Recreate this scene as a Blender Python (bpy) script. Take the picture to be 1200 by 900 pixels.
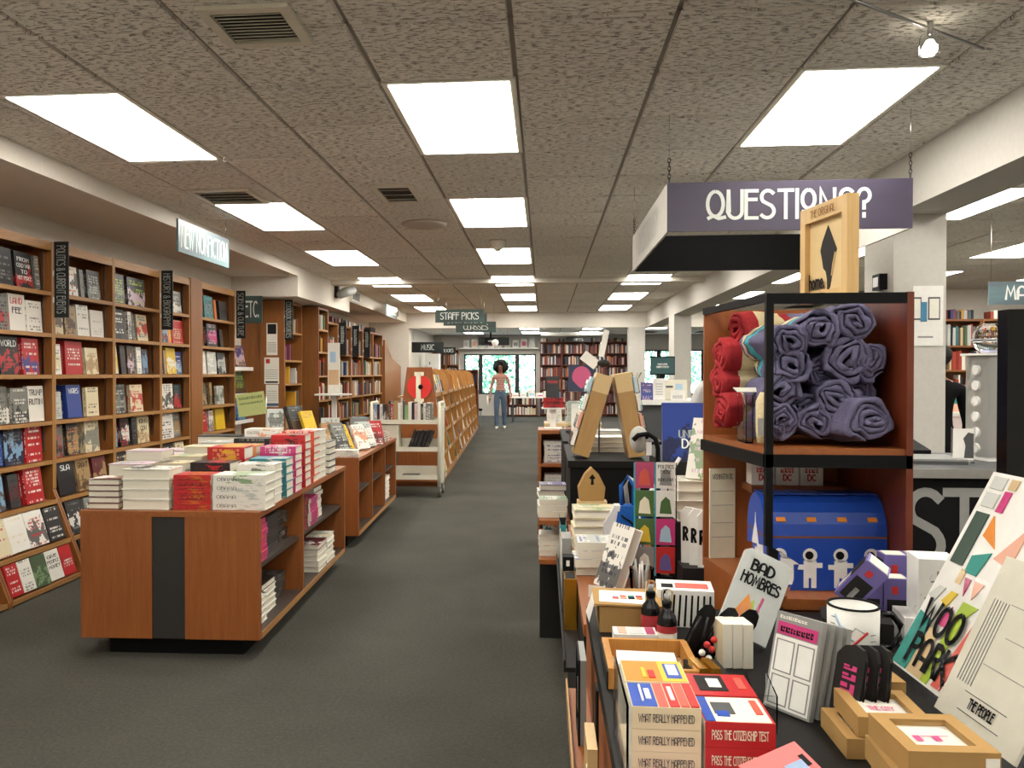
import bpy, bmesh, math, random
from mathutils import Vector, Matrix, Euler, noise as mnoise
random.seed(7)
R = math.radians
S = bpy.context.scene
COL = S.collection
for o in list(bpy.data.objects): bpy.data.objects.remove(o)

# ---------------------------------------------------------------- camera, world, exposure
CH, CZ = 1.45, 2.763            # camera height, ceiling height
cam = bpy.data.cameras.new('camera'); camo = bpy.data.objects.new('camera', cam); COL.objects.link(camo)
camo.location = (0, 0, CH)
camo.rotation_euler = (math.pi/2 - .0128, 0, .0903)
cam.sensor_fit = 'HORIZONTAL'; cam.sensor_width = 36; cam.lens = 36*957/1200
cam.shift_x = 49/1200; cam.clip_start = .02; cam.clip_end = 200
S.camera = camo
W = bpy.data.worlds.new('world'); S.world = W; W.use_nodes = True
wn = W.node_tree; bgn = wn.nodes['Background']
sky = wn.nodes.new('ShaderNodeTexSky'); sky.sky_type = 'NISHITA'
sky.sun_elevation = R(50); sky.sun_rotation = R(150); sky.sun_disc = False
wn.links.new(sky.outputs[0], bgn.inputs[0]); bgn.inputs[1].default_value = 3.0
S.view_settings.view_transform = 'Standard'; S.view_settings.look = 'None'
S.view_settings.gamma = 1; S.view_settings.use_curve_mapping = False
S.view_settings.exposure = 0.12
LAMP = 14.0                      # radiance of the ceiling light diffusers

# ---------------------------------------------------------------- colour and materials
def lin(c):
    if isinstance(c, str):
        c = c.lstrip('#'); c = [int(c[i:i+2], 16)/255 for i in (0, 2, 4)]
    return tuple((v/12.92 if v <= .04045 else ((v+.055)/1.055)**2.4) for v in c)
def lin4(c): return lin(c) + (1,)
MATS = {}
class NT:
    def __init__(s, name):
        s.m = bpy.data.materials.new(name); s.m.use_nodes = True
        s.t = s.m.node_tree; s.b = s.t.nodes['Principled BSDF']
    def n(s, typ, **kw):
        x = s.t.nodes.new(typ)
        for k, v in kw.items(): setattr(x, k, v)
        return x
    def l(s, a, b): s.t.links.new(a, b)
    def val(s, sock, v):
        if hasattr(v, 'is_output') or isinstance(v, bpy.types.NodeSocket): s.l(v, sock)
        else: sock.default_value = v
    def math(s, op, a, b=0.0, c=0.0, clamp=False):
        x = s.n('ShaderNodeMath', operation=op); x.use_clamp = clamp
        for i, v in enumerate((a, b, c)): s.val(x.inputs[i], v)
        return x.outputs[0]
    def mix(s, f, a, b):
        x = s.n('ShaderNodeMix', data_type='RGBA')
        s.val(x.inputs[0], f); s.val(x.inputs[6], a); s.val(x.inputs[7], b)
        return x.outputs[2]
    def coord(s, which='Object', scale=(1, 1, 1), loc=None):
        tc = s.n('ShaderNodeTexCoord'); mp = s.n('ShaderNodeMapping')
        s.l(tc.outputs[which], mp.inputs[0]); mp.inputs['Scale'].default_value = scale
        if loc: mp.inputs['Location'].default_value = loc
        return mp.outputs[0]
    def noise(s, vec, scale, detail=2, rough=.5):
        x = s.n('ShaderNodeTexNoise'); s.l(vec, x.inputs[0])
        x.inputs['Scale'].default_value = scale; x.inputs['Detail'].default_value = detail; x.inputs['Roughness'].default_value = rough
        return x.outputs[0]
    def ramp(s, f, stops):
        x = s.n('ShaderNodeValToRGB'); s.l(f, x.inputs[0]); e = x.color_ramp.elements
        while len(e) < len(stops): e.new(.5)
        for i, (p, c) in enumerate(stops): e[i].position = p; e[i].color = c
        return x.outputs[0]
    def bump(s, h, strength=.3, dist=.01):
        x = s.n('ShaderNodeBump'); x.inputs['Strength'].default_value = strength; x.inputs['Distance'].default_value = dist
        s.l(h, x.inputs['Height']); s.l(x.outputs[0], s.b.inputs['Normal'])
def simple(key, c, rough=.5, metal=0, spec=.5, trans=0, emit=None, es=0, alpha=1, ior=1.45):
    if key in MATS: return MATS[key]
    t = NT(key); b = t.b.inputs
    b['Base Color'].default_value = lin4(c); b['Roughness'].default_value = rough; b['Metallic'].default_value = metal
    b['Specular IOR Level'].default_value = spec; b['Transmission Weight'].default_value = trans; b['IOR'].default_value = ior
    if emit: b['Emission Color'].default_value = lin4(emit); b['Emission Strength'].default_value = es
    # a fine uneven tone so that no surface is perfectly flat
    if not trans and not emit:
        v = t.coord('Object', (1, 1, 1)); n = t.noise(v, 35, 3)
        k = t.math('MULTIPLY_ADD', n, .16, .92)
        mul = t.n('ShaderNodeMix', data_type='RGBA', blend_type='MULTIPLY'); mul.inputs[0].default_value = 1
        mul.inputs[6].default_value = lin4(c); t.l(k, mul.inputs[7]); t.l(mul.outputs[2], b['Base Color'])
    MATS[key] = t.m
    return t.m
def wood(key, c1, c2, axis='z', rough=.42, scale=1.0):
    t = NT(key)
    sc = {'z': (14, 14, .9), 'y': (14, .9, 14), 'x': (.9, 14, 14)}[axis]
    v = t.coord('Object', tuple(a*scale for a in sc))
    n = t.noise(v, 3.0, 5, .6); n2 = t.noise(v, 14, 3, .6); n3 = t.noise(t.coord('Object'), .9, 2)
    f = t.math('ADD', t.math('MULTIPLY', n, .65), t.math('MULTIPLY', n2, .35))
    f = t.math('MULTIPLY_ADD', n3, .35, t.math('MULTIPLY', f, .75))
    col = t.ramp(f, [(.32, lin4(c1)), (.68, lin4(c2))])
    t.l(col, t.b.inputs['Base Color']); t.b.inputs['Roughness'].default_value = rough
    t.bump(n2, .06, .002)
    MATS[key] = t.m
    return t.m
# woods: cherry veneer of the tables, warmer brown of the wall bookcases, pale kraft and pine
wood('cherry', '#7c401a', '#9c5c2c', 'z'); wood('cherry_h', '#7c401a', '#9c5c2c', 'y')
wood('casewood', '#76451f', '#96602f', 'z'); wood('casewood_h', '#7c4a22', '#9c6836', 'y')
wood('edgewood', '#96683a', '#b28650', 'y'); wood('edgewood_z', '#96683a', '#b28650', 'z')
wood('oak', '#a06a2a', '#c08a44', 'z'); wood('oak_h', '#a06a2a', '#c08a44', 'y')
wood('pine', '#c69c5e', '#dcba80', 'z'); wood('tan_wood', '#9a7444', '#b8935e', 'z'); wood('pale_wood', '#c8a874', '#d8bc8c', 'z')
wood('mahogany', '#5c2614', '#74341c', 'z'); wood('mahogany_h', '#5c2614', '#74341c', 'x')
wood('dark_ply', '#38302a', '#4a403a', 'y')
simple('wall', '#dcd6cb', .85, spec=.2); simple('wall_dimmed', '#c4c0b8', .85, spec=.2)  # left wall tone lightened in place of fill light, column tone darkened against clipping
simple('black', '#0c0c0d', .6, spec=.2); simple('black_panel', '#232120', .6, spec=.25); simple('black_gloss', '#0a0a0b', .25, spec=.4); simple('inlay', '#2c2a28', .55); simple('counter_black', '#131211', .55, spec=.25)
simple('white', '#e8e6e0', .5); simple('paper', '#e6e2d6', .8, spec=.2); simple('cream_metal', '#ddd8c6', .4)
simple('grey', '#8b8b88', .5); simple('grey_dark', '#4c4d4e', .5); simple('steel', '#b8b8b8', .3, metal=1)
simple('chrome', '#d0d0d0', .12, metal=1); simple('brass_dark', '#3a362e', .4, metal=1)
simple('sign_black', '#14191a', .45); simple('sign_text', '#e9ece8', .6); simple('sign_dim', '#aeb6b2', .6)
simple('kraft', '#a58250', .8, spec=.2); simple('kraft_dark', '#94693a', .8, spec=.2)
simple('red', '#c02c2a', .5); simple('redcard', '#d8332b', .35); simple('pink', '#d64a86', .5); simple('magenta', '#c8327c', .4)
simple('skin', '#8a5a42', .55); simple('hairblack', '#0d0b0a', .8); simple('rubber', '#55534e', .6)
simple('purple_box', '#6a5f9c', .4); simple('cream', '#e6dfc6', .6); simple('blue', '#1f49a8', .4); simple('teal', '#2f8a80', .5)
simple('gold', '#c8922e', .25, metal=.8); simple('green', '#4a6a3a', .6); simple('yellow', '#d8b83a', .5); simple('orange', '#d8842c', .5)
simple('glass', '#f4f8f8', .03, trans=1, ior=1.08); simple('acrylic', '#f6f8f8', .04, trans=1, ior=1.06)
simple('windowglass', '#f0fbff', .02, trans=1, ior=1.02); simple('film', '#ffffff', .06, trans=1, ior=1.05)
simple('lamp', '#ffffff', .5, emit='#fffaf0', es=LAMP)
simple('frame_dark', '#2a2a2e', .4)

t = NT('sign_grey'); v = t.coord('Generated')       # printed sign board: slate grey with a soft teal bloom in the print
n = t.noise(v, 1.6, 2); c = t.ramp(n, [(.35, lin4('#566068')), (.62, lin4('#5f7f84'))]); t.l(c, t.b.inputs['Base Color']); t.b.inputs['Roughness'].default_value = .35; MATS['sign_grey'] = t.m
t = NT('sign_slate'); v = t.coord('Generated')
n = t.noise(v, 1.3, 2); c = t.ramp(n, [(.35, lin4('#3a4444')), (.65, lin4('#46605a'))]); t.l(c, t.b.inputs['Base Color']); t.b.inputs['Roughness'].default_value = .4; MATS['sign_slate'] = t.m
t = NT('sign_purple'); v = t.coord('Generated')
n = t.noise(v, 1.2, 2); c = t.ramp(n, [(.3, lin4('#4b4656')), (.7, lin4('#564e64'))]); t.l(c, t.b.inputs['Base Color']); t.b.inputs['Roughness'].default_value = .4; MATS['sign_purple'] = t.m

t = NT('carpet'); v = t.coord('Object')
n = t.noise(v, 260, 3, .7); n2 = t.noise(v, 1.3, 3); n3 = t.noise(v, 60, 2, .6)
f = t.math('ADD', t.math('MULTIPLY', n, .55), t.math('ADD', t.math('MULTIPLY', n3, .25), t.math('MULTIPLY', n2, .2)))
t.l(t.ramp(f, [(.3, lin4('#363530')), (.7, lin4('#66645c'))]), t.b.inputs['Base Color'])
t.b.inputs['Roughness'].default_value = 1; t.b.inputs['Specular IOR Level'].default_value = .1; t.bump(n, .7, .01); MATS['carpet'] = t.m
t = NT('tile'); v = t.coord('Object', (1, 1, 1)); tc = t.n('ShaderNodeObjectInfo')
mp = t.n('ShaderNodeMapping'); sx = t.n('ShaderNodeCombineXYZ'); t.l(t.math('MULTIPLY', tc.outputs['Random'], 40), sx.inputs[0])
t.l(v, mp.inputs[0]); t.l(sx.outputs[0], mp.inputs['Location']); mp.inputs['Scale'].default_value = (16, 46, 1)
n = t.noise(mp.outputs[0], 1.6, 4, .65); n2 = t.noise(mp.outputs[0], 6, 2)
pit = t.ramp(n, [(.34, (0, 0, 0, 1)), (.47, (1, 1, 1, 1))])
tone = t.math('MULTIPLY_ADD', tc.outputs['Random'], .10, .92)
base = t.ramp(t.math('MULTIPLY_ADD', n2, .5, t.math('MULTIPLY', pit, .5)), [(.1, lin4('#938d83')), (.72, lin4('#f8f4ea'))])
mul = t.n('ShaderNodeMix', data_type='RGBA', blend_type='MULTIPLY'); mul.inputs[0].default_value = 1; t.l(base, mul.inputs[6]); t.l(tone, mul.inputs[7])
t.l(mul.outputs[2], t.b.inputs['Base Color']); t.b.inputs['Roughness'].default_value = .95; t.b.inputs['Specular IOR Level'].default_value = .1
t.bump(pit, 1.0, .010); MATS['tile'] = t.m

# book jackets: three colours and a seed carried by each book; the print is a title block, lines of type and a picture area
def cover(key, ux, uy, spine=False):
    t = NT(key); g = t.n('ShaderNodeTexCoord'); sp = t.n('ShaderNodeSeparateXYZ'); t.l(g.outputs['Generated'], sp.inputs[0])
    u, v = sp.outputs[ux], sp.outputs[uy]
    def att(nm):
        a = t.n('ShaderNodeAttribute'); a.attribute_type = 'OBJECT'; a.attribute_name = nm; return a
    c1, c2, c3 = att('c1').outputs['Color'], att('c2').outputs['Color'], att('c3').outputs['Color']
    seed = att('seed').outputs['Fac']
    cb = t.n('ShaderNodeCombineXYZ'); t.val(cb.inputs[0], u); t.val(cb.inputs[1], v); t.val(cb.inputs[2], seed)
    pn = t.noise(cb.outputs[0], 3.2, 3, .6)
    vv = t.math('ABSOLUTE', t.math('SUBTRACT', v, t.math('MULTIPLY_ADD', t.math('FRACT', t.math('MULTIPLY', seed, .37)), .3, .22)))
    pic = t.math('GREATER_THAN', t.math('SUBTRACT', pn, t.math('MULTIPLY', vv, .55)), .40 if not spine else .47)
    col = t.mix(t.math('MULTIPLY', pic, .9), c1, c3)
    if spine:
        a, b = v, u
    else:
        a, b = u, v
    L = 11.0 if not spine else 3.0
    row = t.math('FLOOR', t.math('MULTIPLY_ADD', b, L, t.math('MULTIPLY', seed, .3)))
    fr = t.math('FRACT', t.math('MULTIPLY_ADD', b, L, t.math('MULTIPLY', seed, .3)))
    cc = t.n('ShaderNodeCombineXYZ'); t.val(cc.inputs[0], t.math('MULTIPLY', a, 16 if not spine else 26)); t.val(cc.inputs[1], t.math('MULTIPLY', row, 7.3)); t.val(cc.inputs[2], seed)
    tn = t.noise(cc.outputs[0], 1.0, 1)
    rk = t.n('ShaderNodeTexWhiteNoise', noise_dimensions='2D'); cw = t.n('ShaderNodeCombineXYZ'); t.val(cw.inputs[0], row); t.val(cw.inputs[1], seed); t.l(cw.outputs[0], rk.inputs['Vector'])
    on = t.math('MULTIPLY', t.math('GREATER_THAN', tn, .49), t.math('LESS_THAN', t.math('ABSOLUTE', t.math('SUBTRACT', fr, .5)), .32))
    win = t.math('LESS_THAN', t.math('ABSOLUTE', t.math('SUBTRACT', a, .5)), .36)
    on = t.math('MULTIPLY', t.math('MULTIPLY', on, win), t.math('GREATER_THAN', rk.outputs[0], .45))
    col = t.mix(t.math('MULTIPLY', on, .85), col, c2)
    t.l(col, t.b.inputs['Base Color']); t.b.inputs['Roughness'].default_value = .38
    MATS[key] = t.m
cover('cover_front', 0, 2); cover('cover_spine', 1, 2, True)
t = NT('pages'); v = t.coord('Object', (3, 3, 3)); sp = t.n('ShaderNodeSeparateXYZ'); g = t.n('ShaderNodeTexCoord'); t.l(g.outputs['Generated'], sp.inputs[0])
cb = t.n('ShaderNodeCombineXYZ'); t.val(cb.inputs[0], t.math('MULTIPLY', sp.outputs[1], 60)); n = t.noise(cb.outputs[0], 1, 2)
t.l(t.ramp(n, [(.3, lin4('#cfc8b4')), (.7, lin4('#ebe6d8'))]), t.b.inputs['Base Color']); t.b.inputs['Roughness'].default_value = .9; MATS['pages'] = t.m
t = NT('vcol'); a = t.n('ShaderNodeAttribute'); a.attribute_name = 'col'; t.l(a.outputs['Color'], t.b.inputs['Base Color']); t.b.inputs['Roughness'].default_value = .5; MATS['vcol'] = t.m
# cloth
def cloth(key, c1, c2, sc=180):
    t = NT(key); v = t.coord('Object'); n = t.noise(v, sc, 2, .7); n2 = t.noise(v, 12, 3)
    f = t.math('ADD', t.math('MULTIPLY', n, .6), t.math('MULTIPLY', n2, .4))
    t.l(t.ramp(f, [(.3, lin4(c1)), (.7, lin4(c2))]), t.b.inputs['Base Color']); t.b.inputs['Roughness'].default_value = .95; t.b.inputs['Specular IOR Level'].default_value = .15
    t.bump(n, .4, .004); MATS[key] = t.m
cloth('cloth_purple', '#57536e', '#77738f'); cloth('cloth_red', '#94262c', '#b43a3e'); cloth('cloth_cream', '#cfbd92', '#e0d2ac'); cloth('cloth_teal', '#3aa0ac', '#58bcc4')
cloth('cloth_blue', '#1c4a96', '#2c66b8'); cloth('shirt_white', '#c8c6c4', '#dedcda'); cloth('shirt_black', '#0e0e10', '#1a1a1c'); cloth('denim', '#48586a', '#64768a'); cloth('grey_cloth', '#a8a79e', '#c0bfb6')
t = NT('stripe_top'); v = t.coord('Object'); sp = t.n('ShaderNodeSeparateXYZ'); t.l(v, sp.inputs[0])
t.l(t.mix(t.math('GREATER_THAN', t.math('FRACT', t.math('MULTIPLY', sp.outputs[2], 19)), .62), lin4('#a2574a'), lin4('#d9bfae')), t.b.inputs['Base Color']); t.b.inputs['Roughness'].default_value = .9; MATS['stripe_top'] = t.m
t = NT('leaf'); v = t.coord('Object'); n = t.noise(v, 2.2, 3)
t.l(t.ramp(n, [(.3, lin4('#2f6a4a')), (.7, lin4('#8cc08a'))]), t.b.inputs['Base Color']); t.b.inputs['Roughness'].default_value = .6; t.b.inputs['Transmission Weight'].default_value = 0; MATS['leaf'] = t.m

# ---------------------------------------------------------------- mesh builder
class MB:
    def __init__(s): s.v = []; s.f = []; s.mi = []; s.sm = []; s.fc = []
    def add(s, vs, fs, mi=0, smooth=False, col=None):
        b = len(s.v); s.v += [tuple(p) for p in vs]
        for f in fs: s.f.append(tuple(b+i for i in f)); s.mi.append(mi); s.sm.append(smooth); s.fc.append(col)
        return s
    def box(s, x0, x1, y0, y1, z0, z1, mi=0, col=None):
        vs = [(x0,y0,z0),(x1,y0,z0),(x1,y1,z0),(x0,y1,z0),(x0,y0,z1),(x1,y0,z1),(x1,y1,z1),(x0,y1,z1)]
        return s.add(vs, [(3,2,1,0),(4,5,6,7),(0,1,5,4),(1,2,6,5),(2,3,7,6),(3,0,4,7)], mi, False, col)
    def obox(s, M, sx, sy, sz, mi=0, col=None):       # box centred on matrix M
        vs = [M @ Vector((a*sx/2, b*sy/2, c*sz/2)) for c in (-1,1) for a, b in ((-1,-1),(1,-1),(1,1),(-1,1))]
        return s.add(vs, [(3,2,1,0),(4,5,6,7),(0,1,5,4),(1,2,6,5),(2,3,7,6),(3,0,4,7)], mi, False, col)
    def prism(s, pts, axis, a0, a1, mi=0):            # 2-D outline extruded along an axis
        def P(p, a): return (a, p[0], p[1]) if axis == 'x' else (p[0], a, p[1]) if axis == 'y' else (p[0], p[1], a)
        n = len(pts); vs = [P(p, a0) for p in pts] + [P(p, a1) for p in pts]
        fs = [tuple(range(n-1, -1, -1)), tuple(range(n, 2*n))] + [(i, (i+1) % n, n+(i+1) % n, n+i) for i in range(n)]
        return s.add(vs, fs, mi)
    def tube(s, pts, r, n=8, mi=0, smooth=True, closed=False):
        pts = [Vector(p) for p in pts]; rs = r if isinstance(r, (list, tuple)) else [r]*len(pts)
        vs = []; m = len(pts)
        for i, p in enumerate(pts):
            d = (pts[min(i+1, m-1)] - pts[max(i-1, 0)]).normalized()
            up = Vector((0, 0, 1)) if abs(d.z) < .95 else Vector((1, 0, 0))
            a = d.cross(up).normalized(); b = d.cross(a)
            vs += [p + (a*math.cos(2*math.pi*k/n) + b*math.sin(2*math.pi*k/n))*rs[i] for k in range(n)]
        fs = [(i*n+k, i*n+(k+1) % n, (i+1)*n+(k+1) % n, (i+1)*n+k) for i in range(m-1) for k in range(n)]
        fs += [tuple(range(n-1, -1, -1)), tuple((m-1)*n+k for k in range(n))]
        return s.add(vs, fs, mi, smooth)
    def lathe(s, prof, c=(0, 0, 0), n=16, mi=0, smooth=True, cap=True):
        vs = [(c[0]+r*math.cos(2*math.pi*k/n), c[1]+r*math.sin(2*math.pi*k/n), c[2]+z) for r, z in prof for k in range(n)]
        m = len(prof)
        fs = [(i*n+k, i*n+(k+1) % n, (i+1)*n+(k+1) % n, (i+1)*n+k) for i in range(m-1) for k in range(n)]
        if cap: fs += [tuple(range(n-1, -1, -1)), tuple((m-1)*n+k for k in range(n))]
        return s.add(vs, fs, mi, smooth)
    def ball(s, c, r, n=10, m=7, mi=0, sc=(1, 1, 1)):
        vs = []
        for i in range(1, m):
            th = math.pi*i/m
            vs += [(c[0]+sc[0]*r*math.sin(th)*math.cos(2*math.pi*k/n), c[1]+sc[1]*r*math.sin(th)*math.sin(2*math.pi*k/n), c[2]+sc[2]*r*math.cos(th)) for k in range(n)]
        q = len(vs); vs += [(c[0], c[1], c[2]+sc[2]*r), (c[0], c[1], c[2]-sc[2]*r)]
        fs = [((i+1)*n+k, (i+1)*n+(k+1) % n, i*n+(k+1) % n, i*n+k) for i in range(m-2) for k in range(n)]
        fs += [(q, k, (k+1) % n) for k in range(n)] + [(q+1, (m-2)*n+(k+1) % n, (m-2)*n+k) for k in range(n)]
        return s.add(vs, fs, mi, True)
    def quad(s, a, b, c, d, mi=0, col=None): return s.add([a, b, c, d], [(0, 1, 2, 3)], mi, False, col)
    def xf(s, M):
        s.v = [tuple(M @ Vector(p)) for p in s.v]; return s
    def mesh(s, name, mats):
        me = bpy.data.meshes.new(name); me.from_pydata(s.v, [], s.f)
        for m in (mats if isinstance(mats, (list, tuple)) else [mats]): me.materials.append(MATS[m] if isinstance(m, str) else m)
        me.polygons.foreach_set('material_index', s.mi); me.polygons.foreach_set('use_smooth', s.sm)
        if any(c is not None for c in s.fc):
            at = me.color_attributes.new('col', 'FLOAT_COLOR', 'CORNER'); d = []
            for p, c in zip(me.polygons, s.fc): d += list((c or (1, 1, 1)) + (1,))*p.loop_total
            at.data.foreach_set('color', d)
        me.update(); return me
    def build(s, name, mats, parent=None, loc=(0, 0, 0), rot=(0, 0, 0)):
        return obj(name, s.mesh(name, mats), parent, loc, rot)
def obj(name, me, parent=None, loc=(0, 0, 0), rot=(0, 0, 0), scale=None):
    o = bpy.data.objects.new(name, me); COL.objects.link(o)
    o.location = loc; o.rotation_euler = rot
    if scale: o.scale = scale
    if parent: o.parent = parent
    return o
LABELS = {}
def tag(o, label, cat, group=None, kind=None):
    if label in LABELS and not (group and LABELS[label] == group): print('DUPLICATE LABEL', label)
    LABELS[label] = group
    o['label'] = label; o['category'] = cat
    if group: o['group'] = group
    if kind: o['kind'] = kind
    return o
def thing(name, label, cat, loc=(0, 0, 0), rz=0, group=None):
    o = obj(name, None, None, loc, (0, 0, rz)); o.empty_display_size = .1
    return tag(o, label, cat, group)
def struct(o): o['kind'] = 'structure'; return o
def B(*a): return MB().box(*a)

# ---------------------------------------------------------------- stroke lettering (art-deco capitals)
def arc(cx, cy, rx, ry, a0, a1, n=10):
    return [(cx+rx*math.cos(R(a0+(a1-a0)*i/n)), cy+ry*math.sin(R(a0+(a1-a0)*i/n))) for i in range(n+1)]
G = {
 'A': (.5, [[(0,0),(0,.62)]+arc(.25,.62,.25,.38,180,0)+[(.5,0)], [(0,.3),(.5,.3)]]),
 'B': (.45, [[(0,0),(0,1),(.2,1)]+arc(.2,.8,.2,.2,90,-90)+[(.05,.6)], [(.2,.6)]+arc(.2,.3,.25,.3,90,-90)+[(0,0)]]),
 'C': (.48, [arc(.3,.5,.3,.5,55,305,16)]),
 'D': (.52, [[(0,0),(0,1),(.15,1)]+arc(.15,.5,.37,.5,90,-90,14)+[(0,0)]]),
 'E': (.38, [[(.38,1),(0,1),(0,0),(.38,0)], [(0,.68),(.34,.68)]]),
 'F': (.38, [[(.38,1),(0,1),(0,0)], [(0,.68),(.34,.68)]]),
 'G': (.52, [arc(.3,.5,.3,.5,55,360,16)+[(.34,.5)]]),
 'H': (.48, [[(0,0),(0,1)], [(.48,0),(.48,1)], [(0,.66),(.48,.66)]]),
 'I': (.06, [[(.03,0),(.03,1)]]),
 'J': (.36, [[(.36,1),(.36,.2)]+arc(.18,.2,.18,.2,0,-180)]),
 'K': (.46, [[(0,0),(0,1)], [(.44,1),(0,.6),(.46,0)]]),
 'L': (.36, [[(0,1),(0,0),(.36,0)]]),
 'M': (.62, [[(0,0),(.1,1),(.31,.3),(.52,1),(.62,0)]]),
 'N': (.48, [[(0,0),(0,1),(.48,0),(.48,1)]]),
 'O': (.56, [arc(.28,.5,.28,.5,90,450,22)]),
 'P': (.45, [[(0,0),(0,1),(.2,1)]+arc(.2,.76,.24,.24,90,-90)+[(0,.52)]]),
 'Q': (.6, [arc(.28,.54,.28,.46,90,450,22), [(.05,.02),(.2,.1),(.4,0),(.6,.04)]]),
 'R': (.46, [[(0,0),(0,1),(.2,1)]+arc(.2,.76,.24,.24,90,-90)+[(0,.52)], [(.18,.52),(.46,0)]]),
 'S': (.44, [arc(.22,.76,.22,.24,40,220,10)+[(.35,.44)]+arc(.2,.24,.24,.24,30,-140,10)]),
 'T': (.46, [[(0,1),(.46,1)], [(.23,1),(.23,0)]]),
 'U': (.48, [[(0,1),(0,.24)]+arc(.24,.24,.24,.24,180,360)+[(.48,1)]]),
 'V': (.5, [[(0,1),(.25,0),(.5,1)]]),
 'W': (.7, [[(0,1),(.17,0),(.35,.8),(.53,0),(.7,1)]]),
 'X': (.48, [[(0,0),(.48,1)], [(0,1),(.48,0)]]),
 'Y': (.48, [[(0,1),(.24,.5),(.48,1)], [(.24,.5),(.24,0)]]),
 'Z': (.46, [[(0,1),(.46,1),(0,0),(.46,0)]]),
 '&': (.5, [[(.5,.5)]+arc(.24,.24,.24,.24,40,-200,12)+[(.3,.62)]+arc(.22,.8,.16,.18,-40,220,10)+[(.5,0)]]),
 '?': (.4, [arc(.2,.76,.2,.24,170,-90,12)+[(.2,.3)], [(.2,0),(.2,.08)]]),
 '.': (.06, [[(.03,0),(.03,.08)]]), '/': (.3, [[(0,0),(.3,1)]]), '-': (.3, [[(0,.5),(.3,.5)]]), "'": (.06, [[(.03,.8),(.03,1)]]),
 '0': (.46, [arc(.23,.5,.23,.5,90,450,18)]), '1': (.2, [[(0,.8),(.16,1),(.16,0)]]), '8': (.44, [arc(.22,.75,.18,.25,-90,270,14), arc(.22,.26,.22,.26,-90,270,14)]),
 'h': (.36, [[(0,0),(0,1)], [(0,.4)]+arc(.18,.42,.18,.18,180,0)+[(.36,0)]]), 'm': (.6, [[(0,0),(0,.6)], [(0,.4)]+arc(.15,.45,.15,.15,180,0)+[(.3,0)], [(.3,.4)]+arc(.45,.45,.15,.15,180,0)+[(.6,0)]]), 'e': (.38, [[(0,.3),(.38,.3)]+arc(.19,.3,.19,.3,0,310,14)]), 'o': (.4, [arc(.2,.3,.2,.3,90,450,16)]),
 'x': (.44, [arc(.22,.66,.22,.34,90,450,16), [(.22,.0),(.22,.09)], [(.05,.2),(.39,.2)]]),   # small raised O with a dot below
}
def text_mb(s, h, th=.09, sx=1.0, gap=.16, align='c', y=0.0, mi=0, col=None):
    """flat strokes in the local XZ plane facing -Y, baseline at z=0; returns builder and width"""
    mb = MB(); x = 0.0; t = th*h/2; si = 0
    for ch in s:
        if ch == ' ': x += .34*h*sx; continue
        w, pls = G.get(ch, G['I'])
        for pl in pls:
            p = [Vector((x+a*h*sx, b*h)) for a, b in pl]; L = []; Rr = []; m = len(p); si += 1; yo = y-.004*h*(si % 4); shut = (p[0]-p[-1]).length < 1e-5
            for i in range(m):
                d0 = (p[i]-p[i-1]).normalized() if i else (p[1]-p[0]).normalized()
                d1 = (p[i+1]-p[i]).normalized() if i < m-1 else d0
                d = (d0+d1); d = d.normalized() if d.length > 1e-4 else d1
                nn = Vector((-d.y, d.x)); k = 1/max(.45, math.sqrt(max(.05, (1+d0.dot(d1))/2)))
                e = p[i] + (Vector((0, 0)) if shut else d*(-t) if i == 0 else d*t if i == m-1 else Vector((0, 0)))
                L.append(e+nn*t*k); Rr.append(e-nn*t*k)
            vs = [(q.x, yo, q.y) for q in L] + [(q.x, yo, q.y) for q in Rr]
            mb.add(vs, [(i, m+i, m+i+1, i+1) for i in range(m-1)], mi, False, col)
        x += (w*sx+gap)*h
    x -= gap*h
    off = -x/2 if align == 'c' else 0 if align == 'l' else -x
    mb.v = [(a+off, b, c) for a, b, c in mb.v]
    return mb, x
def text(s, h, mat, parent, loc, rot=(0, 0, 0), th=.09, sx=1.0, gap=.16, align='c', name='lettering', fit=None, z0=True):
    mb, w = text_mb(s, h, th, sx, gap, align)
    o = mb.build(name, mat, parent, loc, rot)
    if fit and w > 0: o.scale = (fit/w, 1, 1)
    return o
def marks(parent, mat, w, h, loc, rot=(0, 0, 0), seed=1, n=7, name='print_marks'):
    """print too small to read: a line of uneven type-like dashes"""
    rn = random.Random(seed); mb = MB(); x = -w/2
    ws = [rn.uniform(.5, 1.4) for _ in range(n)]; k = w/(sum(ws)+.35*(n-1))
    for q in ws:
        hh = h*rn.uniform(.7, 1); mb.box(x, x+q*k*.4, -.0006, 0, 0, hh); mb.box(x+q*k*.4, x+q*k, -.0005, 0, 0, h*.3); mb.box(x+q*k*.6, x+q*k, -.0006, 0, h*.5, hh)
        x += q*k+.35*k
    return mb.build(name, mat, parent, loc, rot)
# ================================================================ the room
T = .61; X4 = -.126; Y1 = 3.635
YB = 28.0; XL = -3.8; XRW = 9.0; YN = -2.6
struct(B(XL-.1, XRW+.1, YN-.1, YB+.1, -.06, 0).build('floor', 'carpet'))
ceil = struct(B(XL-.1, XRW+.1, YN-.1, YB+.1, CZ+.05, CZ+.11).build('ceiling', 'grey_dark'))
def gx(i): return X4 + (i-4)*T
def gy(j): return Y1 + (j-1)*T
LIGHTCOL = (-3, 0, 3, 6, 9, 12, 15); LIGHTROW = list(range(-7, 41, 4))
def is_light(i, j): return i in LIGHTCOL and any(r <= j < r+2 for r in LIGHTROW)
VENT = {(2, 0): 1, (2, 5): 2, (0, 5): 3}          # tiles carrying a vent grille are still tiles behind it
I0, I1, J0, J1 = -3, 19, -9, 40
cells = [(i, j) for i in range(I0-1, I1) for j in range(J0, J1) if not is_light(i, j)]
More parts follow.
